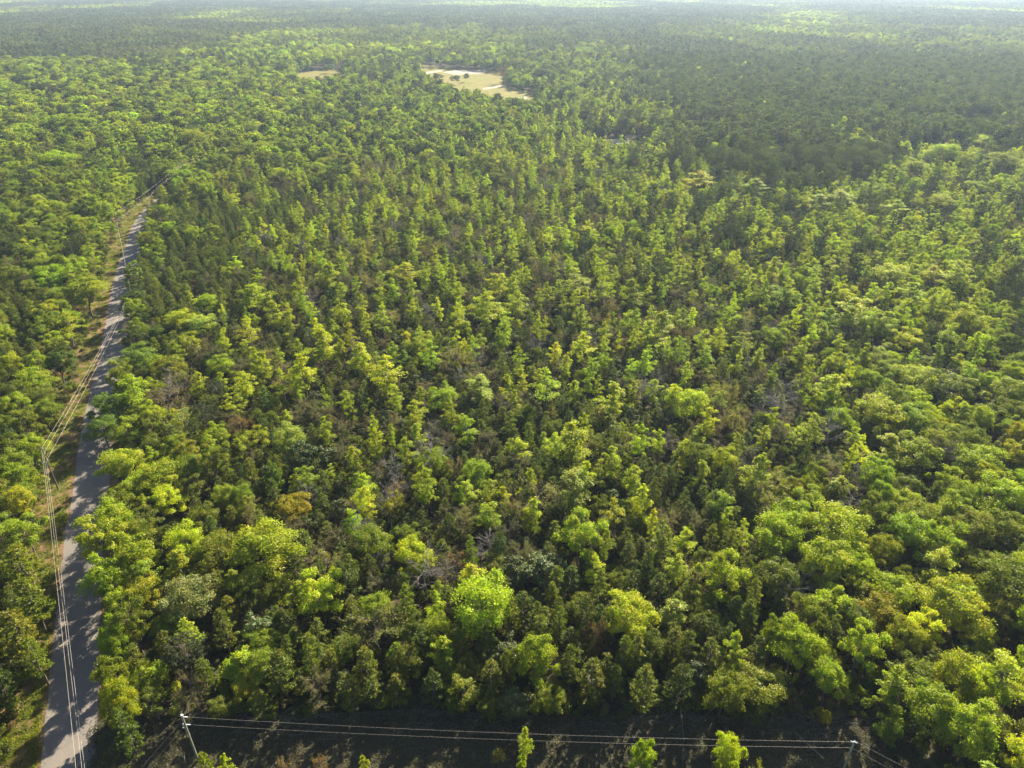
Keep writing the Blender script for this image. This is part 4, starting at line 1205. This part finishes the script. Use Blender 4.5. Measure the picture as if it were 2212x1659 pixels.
p = at(1285, 293)
van = empty('parked_van', (p[0], p[1], 0), 0.25); tag(van, 'small white van parked on the sandy yard among trees', 'van')
import bmesh
def bev_box(name, cx, cy_, z0, sx, sy, sz, mat, parent, taper=1.0, bevel=0.12):
    bm = bmesh.new(); bmesh.ops.create_cube(bm, size=1)
    for v_ in bm.verts:
        t_ = taper if v_.co.z > 0 else 1.0
        v_.co = Vector((cx + v_.co.x * sx * t_, cy_ + v_.co.y * sy * t_, z0 + (v_.co.z + .5) * sz))
    bmesh.ops.bevel(bm, geom=bm.edges[:], offset=bevel, segments=2, affect='EDGES')
    me = bpy.data.meshes.new(name); bm.to_mesh(me); bm.free(); me.materials.append(mat)
    return lnk(bpy.data.objects.new(name, me), parent)
bev_box('body', 0, 0, .35, 4.8, 1.9, 1.0, M_CARPAINT, van)
bev_box('cabin', -.3, 0, 1.3, 3.6, 1.8, .75, M_CARPAINT, van, .86)
bev_box('windscreen', 1.36, 0, 1.4, .25, 1.5, .5, M_GLASS, van, .9, .02)
for sy in (-.88, .88): bev_box('side_window', -.2, sy, 1.42, 2.6, .08, .42, M_GLASS, van, 1, .01)
for sx in (-1.5, 1.5):
    for sy in (-.85, .85):
        mb = MB(); mb.tube(np.array([(sx, sy - .1, .34), (sx, sy - .09, .34), (sx, sy + .09, .34), (sx, sy + .1, .34)]), [.02, .34, .34, .02], 14); mb.build('wheel', M_RUBBER, van)

def shed(name, u, v, L, W, H, rz, label, gable=0.9):
    p = at(u, v)
    root = empty(name, (p[0], p[1], 0), rz); tag(root, label, 'shed', 'pale-roofed sheds among the pines')
    mb = MB(); mb.box(0, 0, 0, L, W, H); mb.build('wall', M_WALL, root)
    rf = MB()
    for s_ in (-1, 1):
        y0 = s_ * (W / 2 + .35)
        v8 = [(-L / 2 - .4, y0, H - .05), (L / 2 + .4, y0, H - .05), (L / 2 + .4, 0, H + gable), (-L / 2 - .4, 0, H + gable)]
        v8 += [(a, b, c + .08) for a, b, c in v8]
        rf.add(v8, [(0, 1, 2, 3), (4, 5, 6, 7), (0, 1, 5, 4), (1, 2, 6, 5), (3, 2, 6, 7), (0, 3, 7, 4)])
    rf.build('roof', M_ROOF, root)
    for k in (-1, 1):
        mb = MB(); mb.box(k * L * .25, -W / 2 - .02, 1.0, 1.1, .05, .9); mb.build('window', M_GLASS, root)
    mb = MB(); mb.box(0, -W / 2 - .02, 0, 1.0, .05, 2.05); mb.build('door', M_METAL, root)
    return root
shed('shed', 2087, 279, 11, 6, 2.6, -0.25, 'low white-roofed shed half hidden by dark pines')
shed('shed', 2122, 281, 7, 5, 2.6, 0.5, 'smaller white-roofed shed at the end of the pine gap')
shed('shed', 1505, 293, 7, 4.5, 2.5, 0.2, 'small pale-roofed shed behind the tall dark pine')

# ------------------------------------------------------------------ haze
hb = bpy.data.meshes.new('haze')
X0, X1, Y0, Y1, Z0, Z1 = -16500, 16500, -1600, 22500, -1.0, CAM_H + 4
hv = [(x, y, z) for z in (Z0, Z1) for x, y in ((X0, Y0), (X1, Y0), (X1, Y1), (X0, Y1))]
hb.from_pydata(hv, [], [(3, 2, 1, 0), (4, 5, 6, 7), (0, 1, 5, 4), (1, 2, 6, 5), (2, 3, 7, 6), (3, 0, 4, 7)])
k = NT('haze_air')
pv = k.n('ShaderNodeVolumePrincipled')
pv.inputs['Color'].default_value = (0.58, 0.74, 1.0, 1)
pv.inputs['Density'].default_value = HAZE_DENSITY
pv.inputs['Anisotropy'].default_value = 0.35
k.l(pv.outputs[0], k.out.inputs['Volume'])
hb.materials.append(k.mat)
tag(lnk(bpy.data.objects.new('haze', hb)), kind='stuff')
